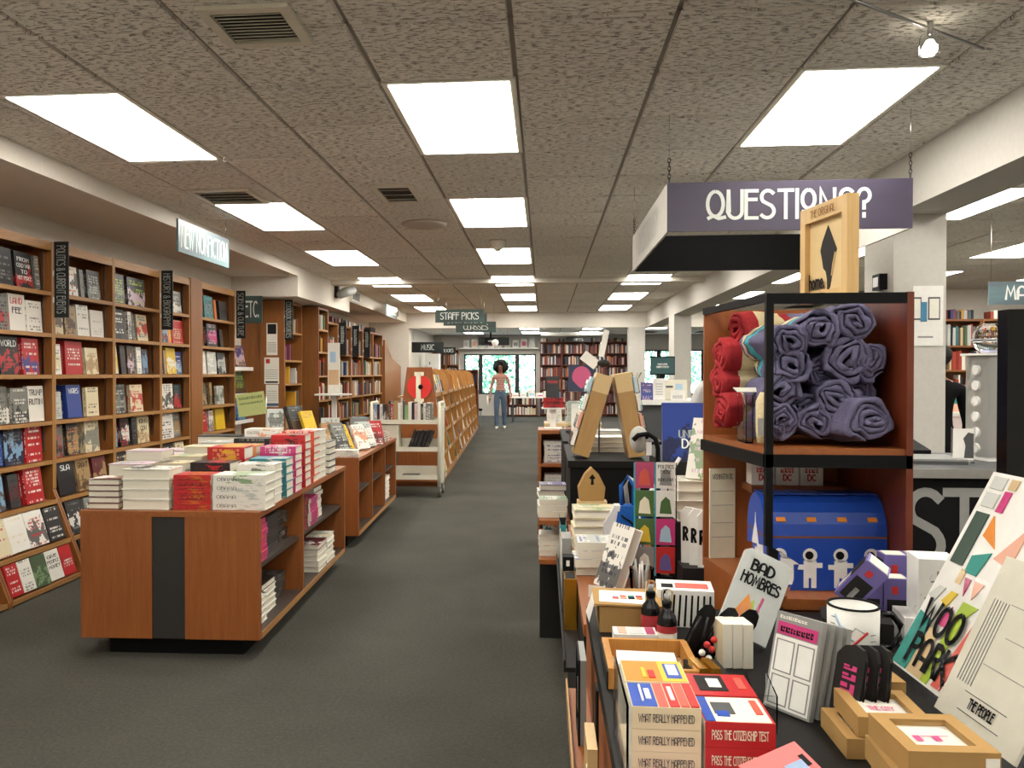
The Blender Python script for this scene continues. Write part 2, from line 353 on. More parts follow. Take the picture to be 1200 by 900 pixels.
def area_px(c):
    x, y = gx(c[0])+T/2, gy(c[1])+T/2
    d = y*math.cos(.09)-x*math.sin(.09)
    if d < 2.3: return 0
    ax = 551+957*(x*math.cos(.09)+y*math.sin(.09))/d
    if ax < -60 or ax > 1260 or (x < -3.2) or y > 17.6: return 0
    if x > 2.2 and y < 4.2: return 0
    return T*957/d*T*957*1.31/d/d
cells.sort(key=area_px, reverse=True)
tile_mb = MB(); e = T/2-.013
tile_mb.add([(-e,-e,0),(e,-e,0),(e,e,0),(-e,e,0),(-e-.006,-e-.006,.02),(e+.006,-e-.006,.02),(e+.006,e+.006,.02),(-e-.006,e+.006,.02)], [(3,2,1,0),(4,5,6,7),(0,1,5,4),(1,2,6,5),(2,3,7,6),(3,0,4,7)])
tile_me = tile_mb.mesh('ceiling_tile', 'tile')
rest = MB()
for k, (i, j) in enumerate(cells):
    x, y = gx(i)+T/2, gy(j)+T/2
    if x < XL-.3 or x > XRW or y < YN or y > YB: continue
    if k < 285:
        obj('ceiling_tile', tile_me, ceil, (x, y, CZ-.009+random.uniform(-.002, .002)), (0, 0, 0 if random.random() < .5 else math.pi))
    else:
        b = len(rest.v); rest.add([(x+a, y+c, CZ-.009+d) for a, c, d in tile_mb.v], tile_mb.f)
r_ = rest.build('ceiling_tile_field', 'tile', ceil); r_['kind'] = 'stuff'
gm = MB()
for i in range(I0-1, I1+1): gm.box(gx(i)-.012, gx(i)+.012, YN, YB, CZ+.004, CZ+.02)
for j in range(J0, J1+1): gm.box(XL, XRW, gy(j)-.012, gy(j)+.012, CZ+.004, CZ+.0195)
gm.build('ceiling_grid', simple('tbar', '#8f877b', .5), ceil)
# recessed fluorescent troffers
ORD = ['first', 'second', 'third', 'fourth', 'fifth', 'sixth', 'seventh', 'eighth', 'ninth', 'tenth', 'eleventh', 'twelfth', 'thirteenth', 'fourteenth', 'fifteenth', 'sixteenth']
diff_me = B(-T/2+.03, T/2-.03, -T+.03, T-.03, -.010, .008).mesh('diffuser', 'lamp')
fm = MB()
for a in (-1, 1):
    fm.box(a*(T/2-.016)-.014, a*(T/2-.016)+.014, -T+.002, T-.002, -.008, .03); fm.box(-T/2+.03, T/2-.03, a*(T-.016)-.014, a*(T-.016)+.014, -.008, .03)
frame_me = fm.mesh('light_frame', 'cream_metal')
colname = {-3: 'row near the left wall', 0: 'row over the aisle', 3: 'row over the right-hand displays', 6: 'row past the column', 9: 'second row past the column', 12: 'third row past the column', 15: 'row at the right wall'}
for i in LIGHTCOL:
    k = 0
    for j in LIGHTROW:
        y = gy(j)+T; x = gx(i)+T/2
        if y < YN+.6 or y > YB-.7 or x > XRW-.3: continue
        if i > 9 and y > 13: continue
        if i > 6 and y > 25: continue
        seen = y > 3.2
        nm = (ORD[k]+' from the camera') if seen else ('above the camera' if y > 0 else 'behind the camera')
        if seen: k += 1
        L = thing('ceiling_light', 'bright ceiling light panel, '+colname[i]+', '+nm, 'ceiling light', (x, y, CZ), 0, 'recessed ceiling light panels')
        obj('diffuser', diff_me, L); obj('frame', frame_me, L)
# walls
struct(B(XL-.1, XL, YN, YB, 0, CZ+.05).build('wall_left', 'wall'))
struct(B(XL-.1, XRW+.1, YN-.1, YN, 0, CZ+.05).build('wall_front', 'wall'))
struct(B(XRW, XRW+.1, YN, 13.4, 0, CZ+.05).build('wall_right', 'wall'))
struct(B(6.0, XRW, 13.3, 13.4, 0, CZ+.05).build('wall_right_back', 'wall'))
struct(B(6.0, 6.1, 13.4, YB, 0, CZ+.05).build('wall_right_far', 'wall'))
# left soffits
struct(B(XL, -2.97, YN, 9.667, 2.63, CZ-.005).build('trim_1', 'wall'))
struct(B(XL, -2.97, 9.667, 12.30, 2.385, CZ-.005).build('trim_2', 'wall'))
struct(B(XL, -2.97, 12.30, 17.5, 2.556, CZ-.005).build('trim_3', 'wall'))
struct(B(XL, 2.45, 11.2, 11.4, CZ-.07, CZ-.012).build('trim_4', 'wall'))
# right beam, columns, header
struct(B(2.15, 2.46, YN, 17.5, 2.43, CZ-.005).build('trim_5', 'wall_dimmed'))
struct(B(2.15, 2.46, 5.27, 5.73, 0, 2.43).build('wall_column', 'wall_dimmed'))
struct(B(2.15, 2.43, 13.82, 14.4, 0, 2.43).build('wall_column_far', 'wall_dimmed'))
struct(B(XL, 6.0, 17.5, 17.8, 2.43, CZ-.005).build('trim_6', 'wall'))
struct(B(XL, -2.92, 17.5, 17.8, 0, 2.43).build('wall_pier_left', 'wall'))
struct(B(1.78, 2.12, 17.5, 17.8, 0, 2.43).build('wall_pier_right', 'wall_dimmed'))
struct(B(XL, XL+.02, YN, YB, 0, .1).build('baseboard_left', 'black'))
# back wall with window openings
def wall_with_holes(name, x0, x1, holes, mat):
    mb = MB(); xs = x0
    for (a, b, z0, z1) in holes:
        mb.box(xs, a, YB, YB+.1, 0, CZ+.05); mb.box(a, b, YB, YB+.1, 0, z0); mb.box(a, b, YB, YB+.1, z1, CZ+.05); xs = b
    mb.box(xs, x1, YB, YB+.1, 0, CZ+.05)
    return struct(mb.build(name, mat))
HOLES = [(-2.75, -.28, .74, 2.12), (3.2, 4.3, .74, 2.25), (4.75, 5.7, .74, 2.25)]
wall_with_holes('wall_back', XL, XRW, HOLES, 'wall_dimmed')
for k, (a, b, z0, z1) in enumerate(HOLES):
    fr = MB(); w = .05
    fr.box(a, b, YB+.02, YB+.08, z0, z0+w).box(a, b, YB+.02, YB+.08, z1-w, z1).box(a, a+w, YB+.02, YB+.08, z0, z1).box(b-w, b, YB+.02, YB+.08, z0, z1)
    wob = struct(fr.build('window_%d' % (k+1), 'frame_dark'))
    ms = [-2.18, -.92] if k == 0 else [(a+b)/2+.1]
    for m in ms: B(m-.07, m+.07, YB+.01, YB+.08, z0, z1).build('mullion', 'frame_dark', wob)
    ed = [a]+ms+[b]
    for p, q in zip(ed[:-1], ed[1:]): B(p, q, YB+.045, YB+.05, z0, z1).build('pane', 'windowglass', wob)
struct(B(-2.9, -.2, 27.72, YB, 2.29, 2.33).build('trim_7', 'white'))
# ceiling fittings
def vent(x, y, w, d, label, slats):
    o = thing('ceiling_vent', label, 'vent', (x, y, CZ-.0115))
    f = MB()
    for a in (-1, 1): f.box(a*(w/2-.02)-.02, a*(w/2-.02)+.02, -d/2, d/2, -.016, .0); f.box(-w/2+.04, w/2-.04, a*(d/2-.02)-.02, a*(d/2-.02)+.02, -.016, 0)
    f.build('frame', 'cream_metal', o)
    B(-w/2+.04, w/2-.04, -d/2+.04, d/2-.04, -.004, 0).build('backing', 'black_panel', o)
    me = None
    for k in range(slats):
        yy = -d/2+.05+(d-.1)*(k+.5)/slats
        if me is None: me = MB().obox(Matrix.Rotation(R(35), 4, 'X'), w-.09, .016, .003).mesh('slat', 'cream_metal')
        obj('slat', me, o, (0, yy, -.009))
vent(-1.069, 2.98, .34, .34, 'square slatted air vent in the ceiling nearest the camera', 9)
vent(-1.05, 5.85, .30, .56, 'long narrow return vent in the ceiling left of the aisle lights', 3)
vent(-2.3, 5.82, .46, .46, 'square stepped air diffuser between the two left light panels', 4)
o = thing('smoke_detector', 'cream domed smoke detector on the ceiling over the aisle', 'smoke detector', (-.455, 8.0, CZ-.0115))
MB().lathe([(.085,0),(.085,-.02),(.065,-.03),(.06,-.075),(.03,-.09)], n=18).build('housing', 'cream_metal', o); MB().lathe([(.03,-.09),(.03,-.1),(.015,-.105)], n=12).build('sensor', 'cream', o)
o = tag(MB().lathe([(.20,0),(.20,-.01),(.17,-.022),(.03,-.026)], n=26).build('ceiling_speaker', simple('offwhite', '#b8aea0', .6), None, (-1.036, 7.05, CZ-.0115)), 'round flat ceiling speaker cover beside the second aisle light', 'speaker')
# small hooks in the tiles
hk = MB().tube([(.012*math.cos(a), 0, -.02+.014*math.sin(a)) for a in [R(90+30*q) for q in range(10)]], .003, 5).mesh('ceiling_hook', 'white')
for q, (x, y) in enumerate([(-1.9, 4.75), (-1.75, 5.35), (-1.25, 7.6), (-1.3, 8.6), (-2.75, 6.3)]):
    tag(obj('ceiling_hook', hk, None, (x, y, CZ-.0115)), 'tiny white hook in the ceiling tiles left of the aisle, %s from the camera' % ORD[q], 'hook', 'white ceiling hooks')
# spot lamp on a thin rail
o = thing('spot_lamp', 'small clear spot lamp on a rail above the questions sign', 'spot lamp', (1.42, 3.18, CZ))
MB().tube([(-.42, -.30, -.035), (.30, .22, -.035)], .006, 6).build('rail', 'steel', o)
MB().tube([(0, 0, -.004), (0, 0, -.06)], .010, 8).build('stem', 'steel', o)
MB().lathe([(.030,-.06),(.034,-.07),(.036,-.13),(.030,-.13),(.028,-.075)], n=18, cap=False).build('shade', 'acrylic', o)
MB().lathe([(.004,-.125),(.026,-.122),(.027,-.112),(.012,-.08)], n=16).build('bulb', simple('bulb', '#fff6e6', .4, emit='#fff2dc', es=14), o)
# security camera, air grilles, hanging sign on the left soffit
o = thing('security_camera', 'grey bullet security camera on the left soffit', 'camera', (-2.97, 11.45, 2.62))
B(0, .05, -.05, .05, -.09, .09).build('bracket', 'brass_dark', o)
MB().tube([(.05, 0, 0), (.12, -.03, -.03)], .03, 8).build('arm', 'grey', o)
MB().tube([(.10, -.12, -.06), (.14, .02, -.01), (.20, .24, .04)], [.055, .07, .06], 12).build('body', 'grey', o); MB().tube([(.20, .24, .04), (.215, .28, .05)], [.05, .05], 12).build('lens', 'black_gloss', o)
for n_, (y0, lab) in enumerate([(12.4, 'white louvred air grille on the left soffit next to the security camera'), (15.9, 'white louvred air grille on the left soffit beyond the hanging sign')]):
    g = thing('air_grille', lab, 'grille', (-2.97, y0, 2.66))
    f = MB().box(0, .015, 0, .6, -.085, .085); f.build('frame', 'cream_metal', g)
    for q in range(7): B(.015, .022, .06+q*.07, .06+q*.07+.04, -.06, .06).build('louvre', 'grey', g)
o = thing('hanging_sign', 'glossy grey hanging sign paled by painted glare by the far left soffit', 'sign', (-2.75, 14.6, 2.46), R(90))
B(-.5, .5, -.01, .01, 0, .21).build('board', simple('sign_glare', '#a8b8bc', .15), o); marks(o, 'sign_text', .8, .12, (0, -.01, .05), seed=6, n=9)  # whitish glare on the grey board is put into its base colour
for a in (-.44, .44): MB().tube([(a, 0, .21), (a, 0, CZ-2.46)], .003, 5).build('hanger', 'steel', o)

# trees outside the windows
def tree(x, y, h, r, n, label, seed):
    rnd = random.Random(seed); o = thing('tree', label, 'tree', (x, y, -1.5), 0, 'trees outside the windows')
    MB().tube([(0, 0, 0), (.1, 0, h*.5), (0, .1, h*.8)], [.16, .12, .06], 8).build('trunk', simple('bark', '#5a4a3a', .9), o)
    m = MB()
    for k in range(n):
        th, ph = rnd.uniform(0, 6.28), math.acos(rnd.uniform(-1, 1)); rr = r*rnd.uniform(.45, 1)**.5
        c = Vector((rr*math.sin(ph)*math.cos(th), rr*.7*math.sin(ph)*math.sin(th), h*.62+rr*1.25*math.cos(ph)))
        M = Euler((rnd.uniform(0, 6), rnd.uniform(0, 6), rnd.uniform(0, 6))).to_matrix(); s = rnd.uniform(.06, .14)
        m.add([c+M@Vector(p)*s for p in ((-1,0,0),(0,-.5,0),(1.2,0,.2),(0,.5,0))], [(0, 1, 2, 3)])
    m.build('foliage', 'leaf', o)
tree(-3.4, 31.5, 5.6, 2.3, 3500, 'leafy green tree outside the left pane of the rear window', 1)
tree(-.2, 36.5, 7, 2.9, 4000, 'leafy green tree outside the middle of the rear window', 2)
tree(3.4, 31.5, 5.6, 2.3, 3000, 'leafy green tree outside the windows behind the far column', 3)
tree(7.6, 36.5, 7, 2.3, 3000, 'leafy green tree outside the rightmost rear window', 4)
struct(B(-30, 30, YB+.1, 80, -1.6, -1.5).build('floor_outside', simple('paving', '#9a9a90', .9)))
# ================================================================ books
PAL = {'k': ('#1c1b1d', 'black'), 'w': ('#e4e0d6', 'white'), 'c': ('#d8cba8', 'cream'), 'r': ('#b5262a', 'red'), 'b': ('#27408a', 'blue'), 'n': ('#1d2440', 'navy'),
 'y': ('#d9b420', 'yellow'), 'g': ('#76766f', 'grey'), 'G': ('#4a5a42', 'dark green'), 'o': ('#cc6a28', 'orange'), 't': ('#2f7d86', 'teal'), 'T': ('#a5875c', 'tan'),
 'p': ('#c13a78', 'magenta'), 'P': ('#d0b8c4', 'pale pink'), 'm': ('#5e1c22', 'maroon'), 'B': ('#4c3526', 'brown'), 'l': ('#a9c23a', 'lime'), 's': ('#7fa6c6', 'sky blue'),
 'a': ('#d98f62', 'peach'), 'v': ('#54477e', 'purple'), 'L': ('#b9bdb6', 'light grey'), 'e': ('#7d9a70', 'sage green'), 'C': ('#d4573e', 'coral'), 'd': ('#353636', 'charcoal')}
def C(k): return lin(PAL[k][0])
def CN(k): return PAL[k][1]
cv = MB()   # boards and spine of a hardback: spine at x=0, front board at y=0, standing on z=0
cv.add([(0,0,0),(1,0,0),(1,0,1),(0,0,1),(0,.07,0),(1,.07,0),(1,.07,1),(0,.07,1)], [(0,1,2,3)], 0); cv.add(cv.v[-8:], [(1,5,6,2),(2,6,7,3),(0,4,5,1),(4,7,6,5)], 2)
cv.add([(0,.93,0),(1,.93,0),(1,.93,1),(0,.93,1),(0,1,0),(1,1,0),(1,1,1),(0,1,1)], [(5,4,7,6)], 0); cv.add(cv.v[-8:], [(1,5,6,2),(2,6,7,3),(0,4,5,1),(0,1,2,3)], 2)
cv.add([(0,0,0),(0,1,0),(0,1,1),(0,0,1),(.04,0,0),(.04,1,0),(.04,1,1),(.04,0,1)], [(1,0,3,2)], 1); cv.add(cv.v[-8:], [(0,1,5,4),(2,3,7,6),(4,5,6,7)], 2)
t = NT('cover_edge'); a = t.n('ShaderNodeAttribute'); a.attribute_type = 'OBJECT'; a.attribute_name = 'c1'; t.l(a.outputs['Color'], t.b.inputs['Base Color']); t.b.inputs['Roughness'].default_value = .4; MATS['cover_edge'] = t.m
HARD = cv.mesh('book', ['cover_front', 'cover_spine', 'cover_edge'])
PAGES = B(.03, .965, .07, .93, .018, .982).mesh('pages', 'pages')
pb = MB(); vs = [(0,0,0),(1,0,0),(1,0,1),(0,0,1),(0,1,0),(1,1,0),(1,1,1),(0,1,1)]
pb.add(vs, [(0,1,2,3),(5,4,7,6)], 0); pb.add(vs, [(4,0,3,7)], 1); pb.add(vs, [(1,5,6,2),(2,6,7,3),(0,4,5,1)], 2)
SOFT = pb.mesh('paperback', ['cover_front', 'cover_spine', 'pages'])
NB = [0]
def book(org, rot, w, t, h, cs, label, group, hard=True, pages=True, cat='book'):
    NB[0] += 1
    o = obj('book' if hard else 'paperback', HARD if hard else SOFT, None, org, rot, (w, t, h))
    o['c1'] = C(cs[0]); o['c2'] = C(cs[1]); o['c3'] = C(cs[2]); o['seed'] = float((NB[0]*7.31) % 53)
    if hard and pages: obj('pages', PAGES, o)
    if not hard and cat == 'book': cat = 'paperback'; label = label.replace(' book', ' paperback', 1)
    return tag(o, label, cat, group)
def title(o, s, mat, u=.5, v=.6, size=.12, w=.8, onspine=False, vert=False, th=.14):
    """printed lettering on a book: in the book's own unit frame, undone for its scale"""
    sx, sy, sz = o.scale; o['c2'] = o['c1']
    mb, wd = text_mb(s, 1, th)
    if onspine:      # along the spine, reading towards the foot
        k = w/wd
        mb.v = [(-.001/sx+b*.05/sx, .5-(c-.5)*size, v-a*k) for a, b, c in mb.v]
    else:
        k = w/wd; mb.v = [(u+a*k, (-.001+b*.05)/sy, v+c*size) for a, b, c in mb.v]
    return mb.build('title', mat, o)
def standing_out(px, y, z, spec, label, group, tilt=0, rz=math.pi/2, copies=1, hard=True):
    """a face-out book on a left-hand shelf, cover towards +X; (px, y, z) = its front lower near corner"""
    w, h, cs, t = spec; out = []
    for q in range(copies):
        lab = label if copies == 1 else label + (', front copy' if q == 0 else ', %s copy' % ORD[q])
        out.append(book((px-q*(t+.002)/max(.5, math.cos(tilt)), y+q*.0005, z+t*math.sin(tilt)+.001), (-tilt, 0, rz), w, t, h, cs, lab, group, hard, False))
    return out

# ---------------------------------------------------------------- left wall bookcases
SH_UP = [2.03, 1.735, 1.44, 1.11, .83]; SH_LO = [(.55, .035), (.275, .135), (.035, .225)]
SHN = ['top', 'second', 'third', 'fourth', 'fifth', 'sixth', 'seventh', 'bottom']
PROF = [(-.3, 0), (.23, 0), (.23, .035), (0, .62), (0, 2.39), (-.3, 2.39)]
def wall_case(y0, y1, label, end=0.0):
    L = y1-y0; o = thing('bookcase', label, 'bookcase', (-3.5, y0, 0), 0, 'wall bookcases along the left side')
    for a, b in ((0, .018), (L-.018, L+end)):
        s = MB().prism([(-x, z) if False else (x, z) for x, z in PROF], 'y', a, b).build('side_panel', 'casewood', o)
        B(-.001, .004, a, b, .63, 2.39).build('edge_strip', 'edgewood_z', s)
    B(-.3, -.288, .018, L-.018, .02, 2.38).build('back_panel', 'casewood', o)
    B(-.3, .0, .018, L-.018, 2.365, 2.39).build('top_board', 'edgewood', o)
    B(-.02, .002, .018, L-.018, 2.325, 2.365).build('top_rail', 'edgewood', o)
    for z in SH_UP:
        s = B(-.288, -.006, .02, L-.02, z-.024, z).build('shelf', 'casewood_h', o); B(-.006, .002, .02, L-.02, z-.026, z+.002).build('shelf_edge', 'edgewood', s)
    for z, x in SH_LO:
        s = B(-.288, x-.006, .02, L-.02, z-.024, z).build('shelf', 'casewood_h', o); B(x-.006, x+.002, .02, L-.02, z-.026, z+.004).build('shelf_edge', 'edgewood', s)
    for a in (.022, L-.028): B(-.07, -.055, a, a+.006, .9, 2.32).build('shelf_track', 'steel', o)
    B(-.28, .19, .02, L-.02, 0, .011).build('kick_board', 'black_panel', o)
    return o
wall_case(3.92, 4.735, 'brown wall bookcase cut by the left picture edge')
wall_case(4.74, 5.555, 'leftmost full brown bookcase, holding the white LAND book')
wall_case(5.56, 6.38, 'brown bookcase right of the politics sign')
wall_case(6.385, 7.195, 'brown bookcase between politics and history signs')
wall_case(7.2, 7.82, 'narrow brown bookcase right of the history sign', .0)
# end bay stands a little proud
wall_case(8.1, 9.0, 'brown bookcase left of the science sign')
struct(B(-3.8, -3.49, 7.83, 8.09, 0, 2.40).build('trim_8', 'casewood'))
BAYS = [  # near edge of the bay, name, shelves -> (width, height, colours, thickness, copies, title)
 (4.78, 'leftmost bookcase', [
  [(.16,.235,'kao',.03,1,None), (.165,.24,'kgk',.03,1,None), (.16,.235,'kwr',.03,1,'FROM|COLD WAR|TO|HOT PEACE'), (.03,.22,'gwg',.14,1,None)],
  [(.15,.22,'dgs',.03,1,None), (.16,.225,'gkr',.03,1,None), (.165,.235,'wrw',.035,1,'LAND|FEE'), (.155,.205,'wgw',.03,1,None)],
  [(.17,.23,'dwd',.03,1,None), (.165,.24,'kgr',.03,1,'WORLD'), (.15,.235,'rwb',.03,3,None)],
  [(.14,.23,'gwk',.03,1,None), (.15,.235,'gkw',.03,1,None), (.155,.225,'gwk',.025,1,None), (.15,.235,'wkw',.03,1,'TRUMP|RUTIN')],
  [(.17,.21,'rwr',.03,1,None), (.02,.2,'bsb',.14,1,None), (.165,.235,'ngs',.025,5,None), (.16,.235,'rwr',.03,2,None)],
  [(.19,.24,'sTB',.03,1,None), (.09,.21,'dkm',.03,1,None), (.165,.235,'rwr',.03,2,None)],
  [(.12,.23,'crc',.03,1,None), (.165,.23,'wcw',.04,2,None), (.17,.235,'wrd',.03,2,None), (.15,.22,'kwk',.03,1,None)],
  [(.13,.22,'rwr',.03,1,None), (.13,.225,'wgw',.035,1,None), (.16,.22,'GGe',.022,4,None), (.165,.23,'wkw',.03,1,'GIVE|PEOPLE|MONEY'), (.15,.225,'rwr',.03,1,None)]]),
 (5.60, 'politics bookcase', [
  [(.10,.2,'dgk',.03,1,None), (.15,.21,'wok',.03,1,None), (.04,.2,'gkg',.1,1,None), (.15,.215,'dLg',.02,3,None)],
  [(.12,.20,'cBB',.03,1,None), (.12,.21,'TBB',.03,1,None), (.14,.225,'wgw',.03,1,None), (.16,.2,'wLw',.02,4,None)],
  [(.09,.21,'wGc',.03,1,None), (.19,.235,'rwr',.022,4,None), (.15,.195,'cTT',.03,1,None)],
  [(.10,.19,'LgL',.03,1,None), (.165,.235,'bLb',.03,3,'WARS'), (.15,.215,'ckc',.03,1,None)],
  [(.11,.22,'grk',.03,1,None), (.13,.225,'daT',.03,1,None), (.17,.235,'cgg',.03,2,None)],
  [(.18,.235,'kTk',.03,1,'SLA'), (.155,.225,'TkB',.03,1,'GRANT'), (.16,.22,'mBT',.03,1,None)],
  [(.16,.225,'kgw',.03,1,None), (.15,.22,'gwk',.03,1,None), (.15,.21,'LgL',.03,1,None)],
  [(.16,.22,'kwr',.03,1,None), (.15,.22,'wkw',.03,1,None)]]),
 (6.42, 'third bookcase', [
  [(.17,.235,'dlg',.03,1,None), (.26,.235,'dlP',.03,1,None)],
  [(.17,.235,'kwd',.03,1,None), (.05,.225,'wkg',.1,1,None), (.04,.22,'gkg',.1,1,None), (.16,.22,'ctr',.03,1,None)],
  [(.07,.215,'ccy',.06,1,None), (.07,.225,'kBk',.05,1,None), (.09,.23,'BdP',.05,1,None), (.07,.225,'wgw',.06,1,None), (.1,.21,'ngs',.03,1,None)],
  [(.18,.23,'dLg',.03,2,None), (.18,.225,'crr',.03,1,None)],
  [(.06,.21,'sas',.06,1,None), (.13,.225,'krw',.03,1,None), (.07,.22,'dgk',.06,1,None), (.17,.225,'ckT',.03,1,'KING|CON')],
  [(.16,.225,'kwT',.03,1,None), (.16,.22,'rcr',.03,1,None)]]),
 (7.23, 'history bookcase', [
  [(.06,.2,'kwg',.03,1,None), (.12,.225,'wkk',.03,1,None), (.20,.20,'gLw',.03,1,None)],
  [(.15,.22,'nrs',.03,1,None), (.08,.22,'oay',.03,1,None), (.22,.215,'rcr',.03,2,None)],
  [(.1,.215,'nLn',.03,1,None), (.04,.21,'TaT',.06,1,None), (.18,.235,'yyw',.05,1,None), (.13,.205,'bws',.03,1,None)],
  [(.05,.21,'rar',.06,1,None), (.19,.225,'wkd',.03,1,None), (.13,.215,'ktr',.03,1,None)],
  [(.24,.235,'wnw',.03,1,None), (.15,.225,'gLT',.03,1,None)],
  [(.2,.22,'kwT',.03,1,None), (.16,.22,'ckr',.03,1,None)]]),
 (8.14, 'science bookcase', [
  [(.06,.215,'cyw',.06,1,None), (.20,.225,'tsG',.03,2,None), (.05,.2,'oTo',.06,1,None), (.17,.2,'dBk',.03,1,None)],
  [(.06,.225,'prp',.06,1,None), (.22,.225,'kPp',.03,1,None), (.07,.18,'dkB',.05,1,None)],
  [(.13,.225,'wLw',.03,1,None), (.20,.225,'wLL',.03,1,None), (.18,.22,'dkL',.03,1,None)],
  [(.15,.225,'dGT',.03,2,None), (.05,.225,'TkG',.06,1,None), (.17,.19,'LgG',.03,1,None)],
  [(.16,.215,'rwr',.03,1,None), (.1,.205,'wrg',.03,1,None), (.21,.225,'yyy',.03,1,None)],
  [(.2,.22,'kgB',.03,1,None), (.2,.22,'rwr',.03,1,None)]]),
]
for y0, bn, shelves in BAYS:
    for si, sh in enumerate(shelves):
        lower = si >= 5; bw = {'leftmost bookcase': .735, 'science bookcase': .81, 'history bookcase': .545}.get(bn, .725)
        off = .03 if not lower else .008; tw = sum(max(.05, q[0]*1.16) for q in sh); gp = max(.002, (bw-off-tw)/(len(sh)+.6)); y = y0+off
        for bi, (w, h, cs, t, cp, ti) in enumerate(sh):
            if not lower: z = SH_UP[si]+.002; px = -3.535-random.uniform(0, .02); tilt = R(random.uniform(3, 6))
            else:
                zz, xx = SH_LO[si-5]; z = zz+.004; px = -3.5+xx-.018-random.uniform(0, .006); tilt = R(17 if si > 5 else 9)
            w2 = max(.05, w*1.16) if tw < bw-.02 else max(.05, w*1.16)*(bw-off-.02)/tw
            h *= 1.06
            if lower: gap_ = (SH_UP[4] if si == 5 else SH_LO[si-6][0])-SH_LO[si-5][0]; h = min(h, (gap_-.030-.006-t*.3)/.956)
            lab = '%s book with %s print, %s from left, %s shelf, %s' % (CN(cs[0]), CN(cs[1]), ORD[bi], SHN[si], bn)
            if t > .05 and w < .1: lab = lab.replace('book with', 'spine-out book with')
            bs = standing_out(px, y, z, (w2, h, cs, t), lab, 'books on the left wall shelves', tilt, math.pi/2 + R(random.uniform(-1, 1)), cp, hard=(bi % 2 == 0))
            if ti:
                dark = cs[0] in 'knbdrBGmv'
                ln = ti.split('|'); st = .17 if len(ln) > 2 else .26
                for li, tx in enumerate(ln): title(bs[0], tx, 'sign_text' if dark else 'red' if tx == 'LAND' else 'black', .5, .74-st*li, .10 if len(ln) > 2 else .15, min(.8, .17*len(tx)))
            y += w2+min(gp, .10)
# vertical signs on the uprights
def upright_sign(s, y, x0=-3.5, w=.105, z0=1.85, h=.54, fit=.48, label=''):
    o = thing('section_sign', label, 'sign', (x0+.017, y-.006, z0))
    B(0, w, -.006, .006, 0, h).build('board', 'sign_black', o)
    B(-.012, 0, -.004, .004, h*.55, h*.62).build('bracket', 'white', o); B(-.012, 0, -.004, .004, h*.2, h*.27).build('bracket', 'white', o)
    if s: text(s, .062, 'sign_dim', o, (w*.5-.031, -.0075, h/2), (0, R(90), 0), th=.11, fit=fit)
    else: marks(o, 'sign_dim', fit, .05, (w*.5-.025, -.0065, h*.62), (0, R(90), 0), int(y*10), 8)
upright_sign('POLITICS & CURRENT EVENTS', 5.5575, label='black vertical POLITICS & CURRENT EVENTS sign on bookcase upright')
upright_sign('HISTORY & BIOGRAPHY', 7.1975, label='black vertical HISTORY & BIOGRAPHY sign on bookcase upright')
upright_sign('SCIENCE & CULTURE', 9.02, label='black vertical SCIENCE & CULTURE sign on bookcase end')
# hanging NEW NONFICTION board, running along the aisle
o = thing('hanging_sign', 'grey hanging sign reading NEW NONFICTION', 'sign', (-2.72, 6.36, 2.36), R(90))
B(-.49, .49, -.008, .008, 0, .245).build('board', 'sign_grey', o)
text('NEW NONFICTION', .155, 'sign_text', o, (0, -.0095, .045), th=.10, fit=.88)
for a in (-.44, .44): MB().tube([(a, 0, .245), (a, 0, CZ-2.36)], .002, 4).build('wire', 'steel', o)
# ================================================================ display tables on the left of the aisle
TA = R(2.03)
def gondola(label, ox, oy, wid, L, divs):
    o = thing('display_table', label, 'table', (ox, oy, 0), TA)
    a, b = wid*.40, wid*.585
    B(-wid, -wid+a, 0, .03, .1, .722).build('end_panel', 'cherry', o); B(-wid+a, -wid+b, .006, .03, .1, .722).build('end_inlay', 'inlay', o); B(-wid+b, 0, 0, .03, .1, .722).build('end_panel', 'cherry', o)
    B(-wid, 0, L-.03, L, .1, .722).build('end_panel', 'cherry', o)
    B(-wid-.004, .004, -.004, L+.004, .722, .75).build('table_top', 'cherry_h', o)
    B(-wid/2-.012, -wid/2+.012, .03, L-.03, .13, .722).build('centre_panel', 'cherry', o)
    for d in divs:
        for s in (-1, 1):
            x0, x1 = (-wid/2+.012, -.004) if s > 0 else (-wid+.004, -wid/2-.012)
            B(x0, x1, d-.011, d+.011, .13, .722).build('divider', 'cherry', o)
    ed = [.03]+list(divs)+[L-.03]
    for p, q in zip(ed[:-1], ed[1:]):
        for s in (-1, 1):
            x0, x1 = (-wid/2+.012, -.03) if s > 0 else (-wid+.03, -wid/2-.012)
            B(x0, x1, p+.012, q-.012, .44, .46).build('shelf', 'dark_ply', o)
    B(-wid, 0, .03, L-.03, .1, .13).build('bottom_shelf', 'dark_ply', o)
    B(-.004, .003, .03, L-.03, .1, .132).build('shelf_nosing', 'edgewood', o)
    B(-wid+.11, -.11, .08, L-.08, 0, .1).build('plinth', 'black', o)
    return o
gondola('long cherry display table with black centre stripe, stacked with books', -1.43, 4.0, .93, 2.08, [.87])
gondola('second cherry display table behind, with leaning books on top', -1.533, 6.65, .93, 2.14, [.7, 1.42])
def tp(lx, ly, ox=-1.43, oy=4.0): return (ox+lx*math.cos(TA)-ly*math.sin(TA), oy+lx*math.sin(TA)+ly*math.cos(TA))
FACE = {'S': 90, 'F': -90, 'L': 0, 'R': 180}
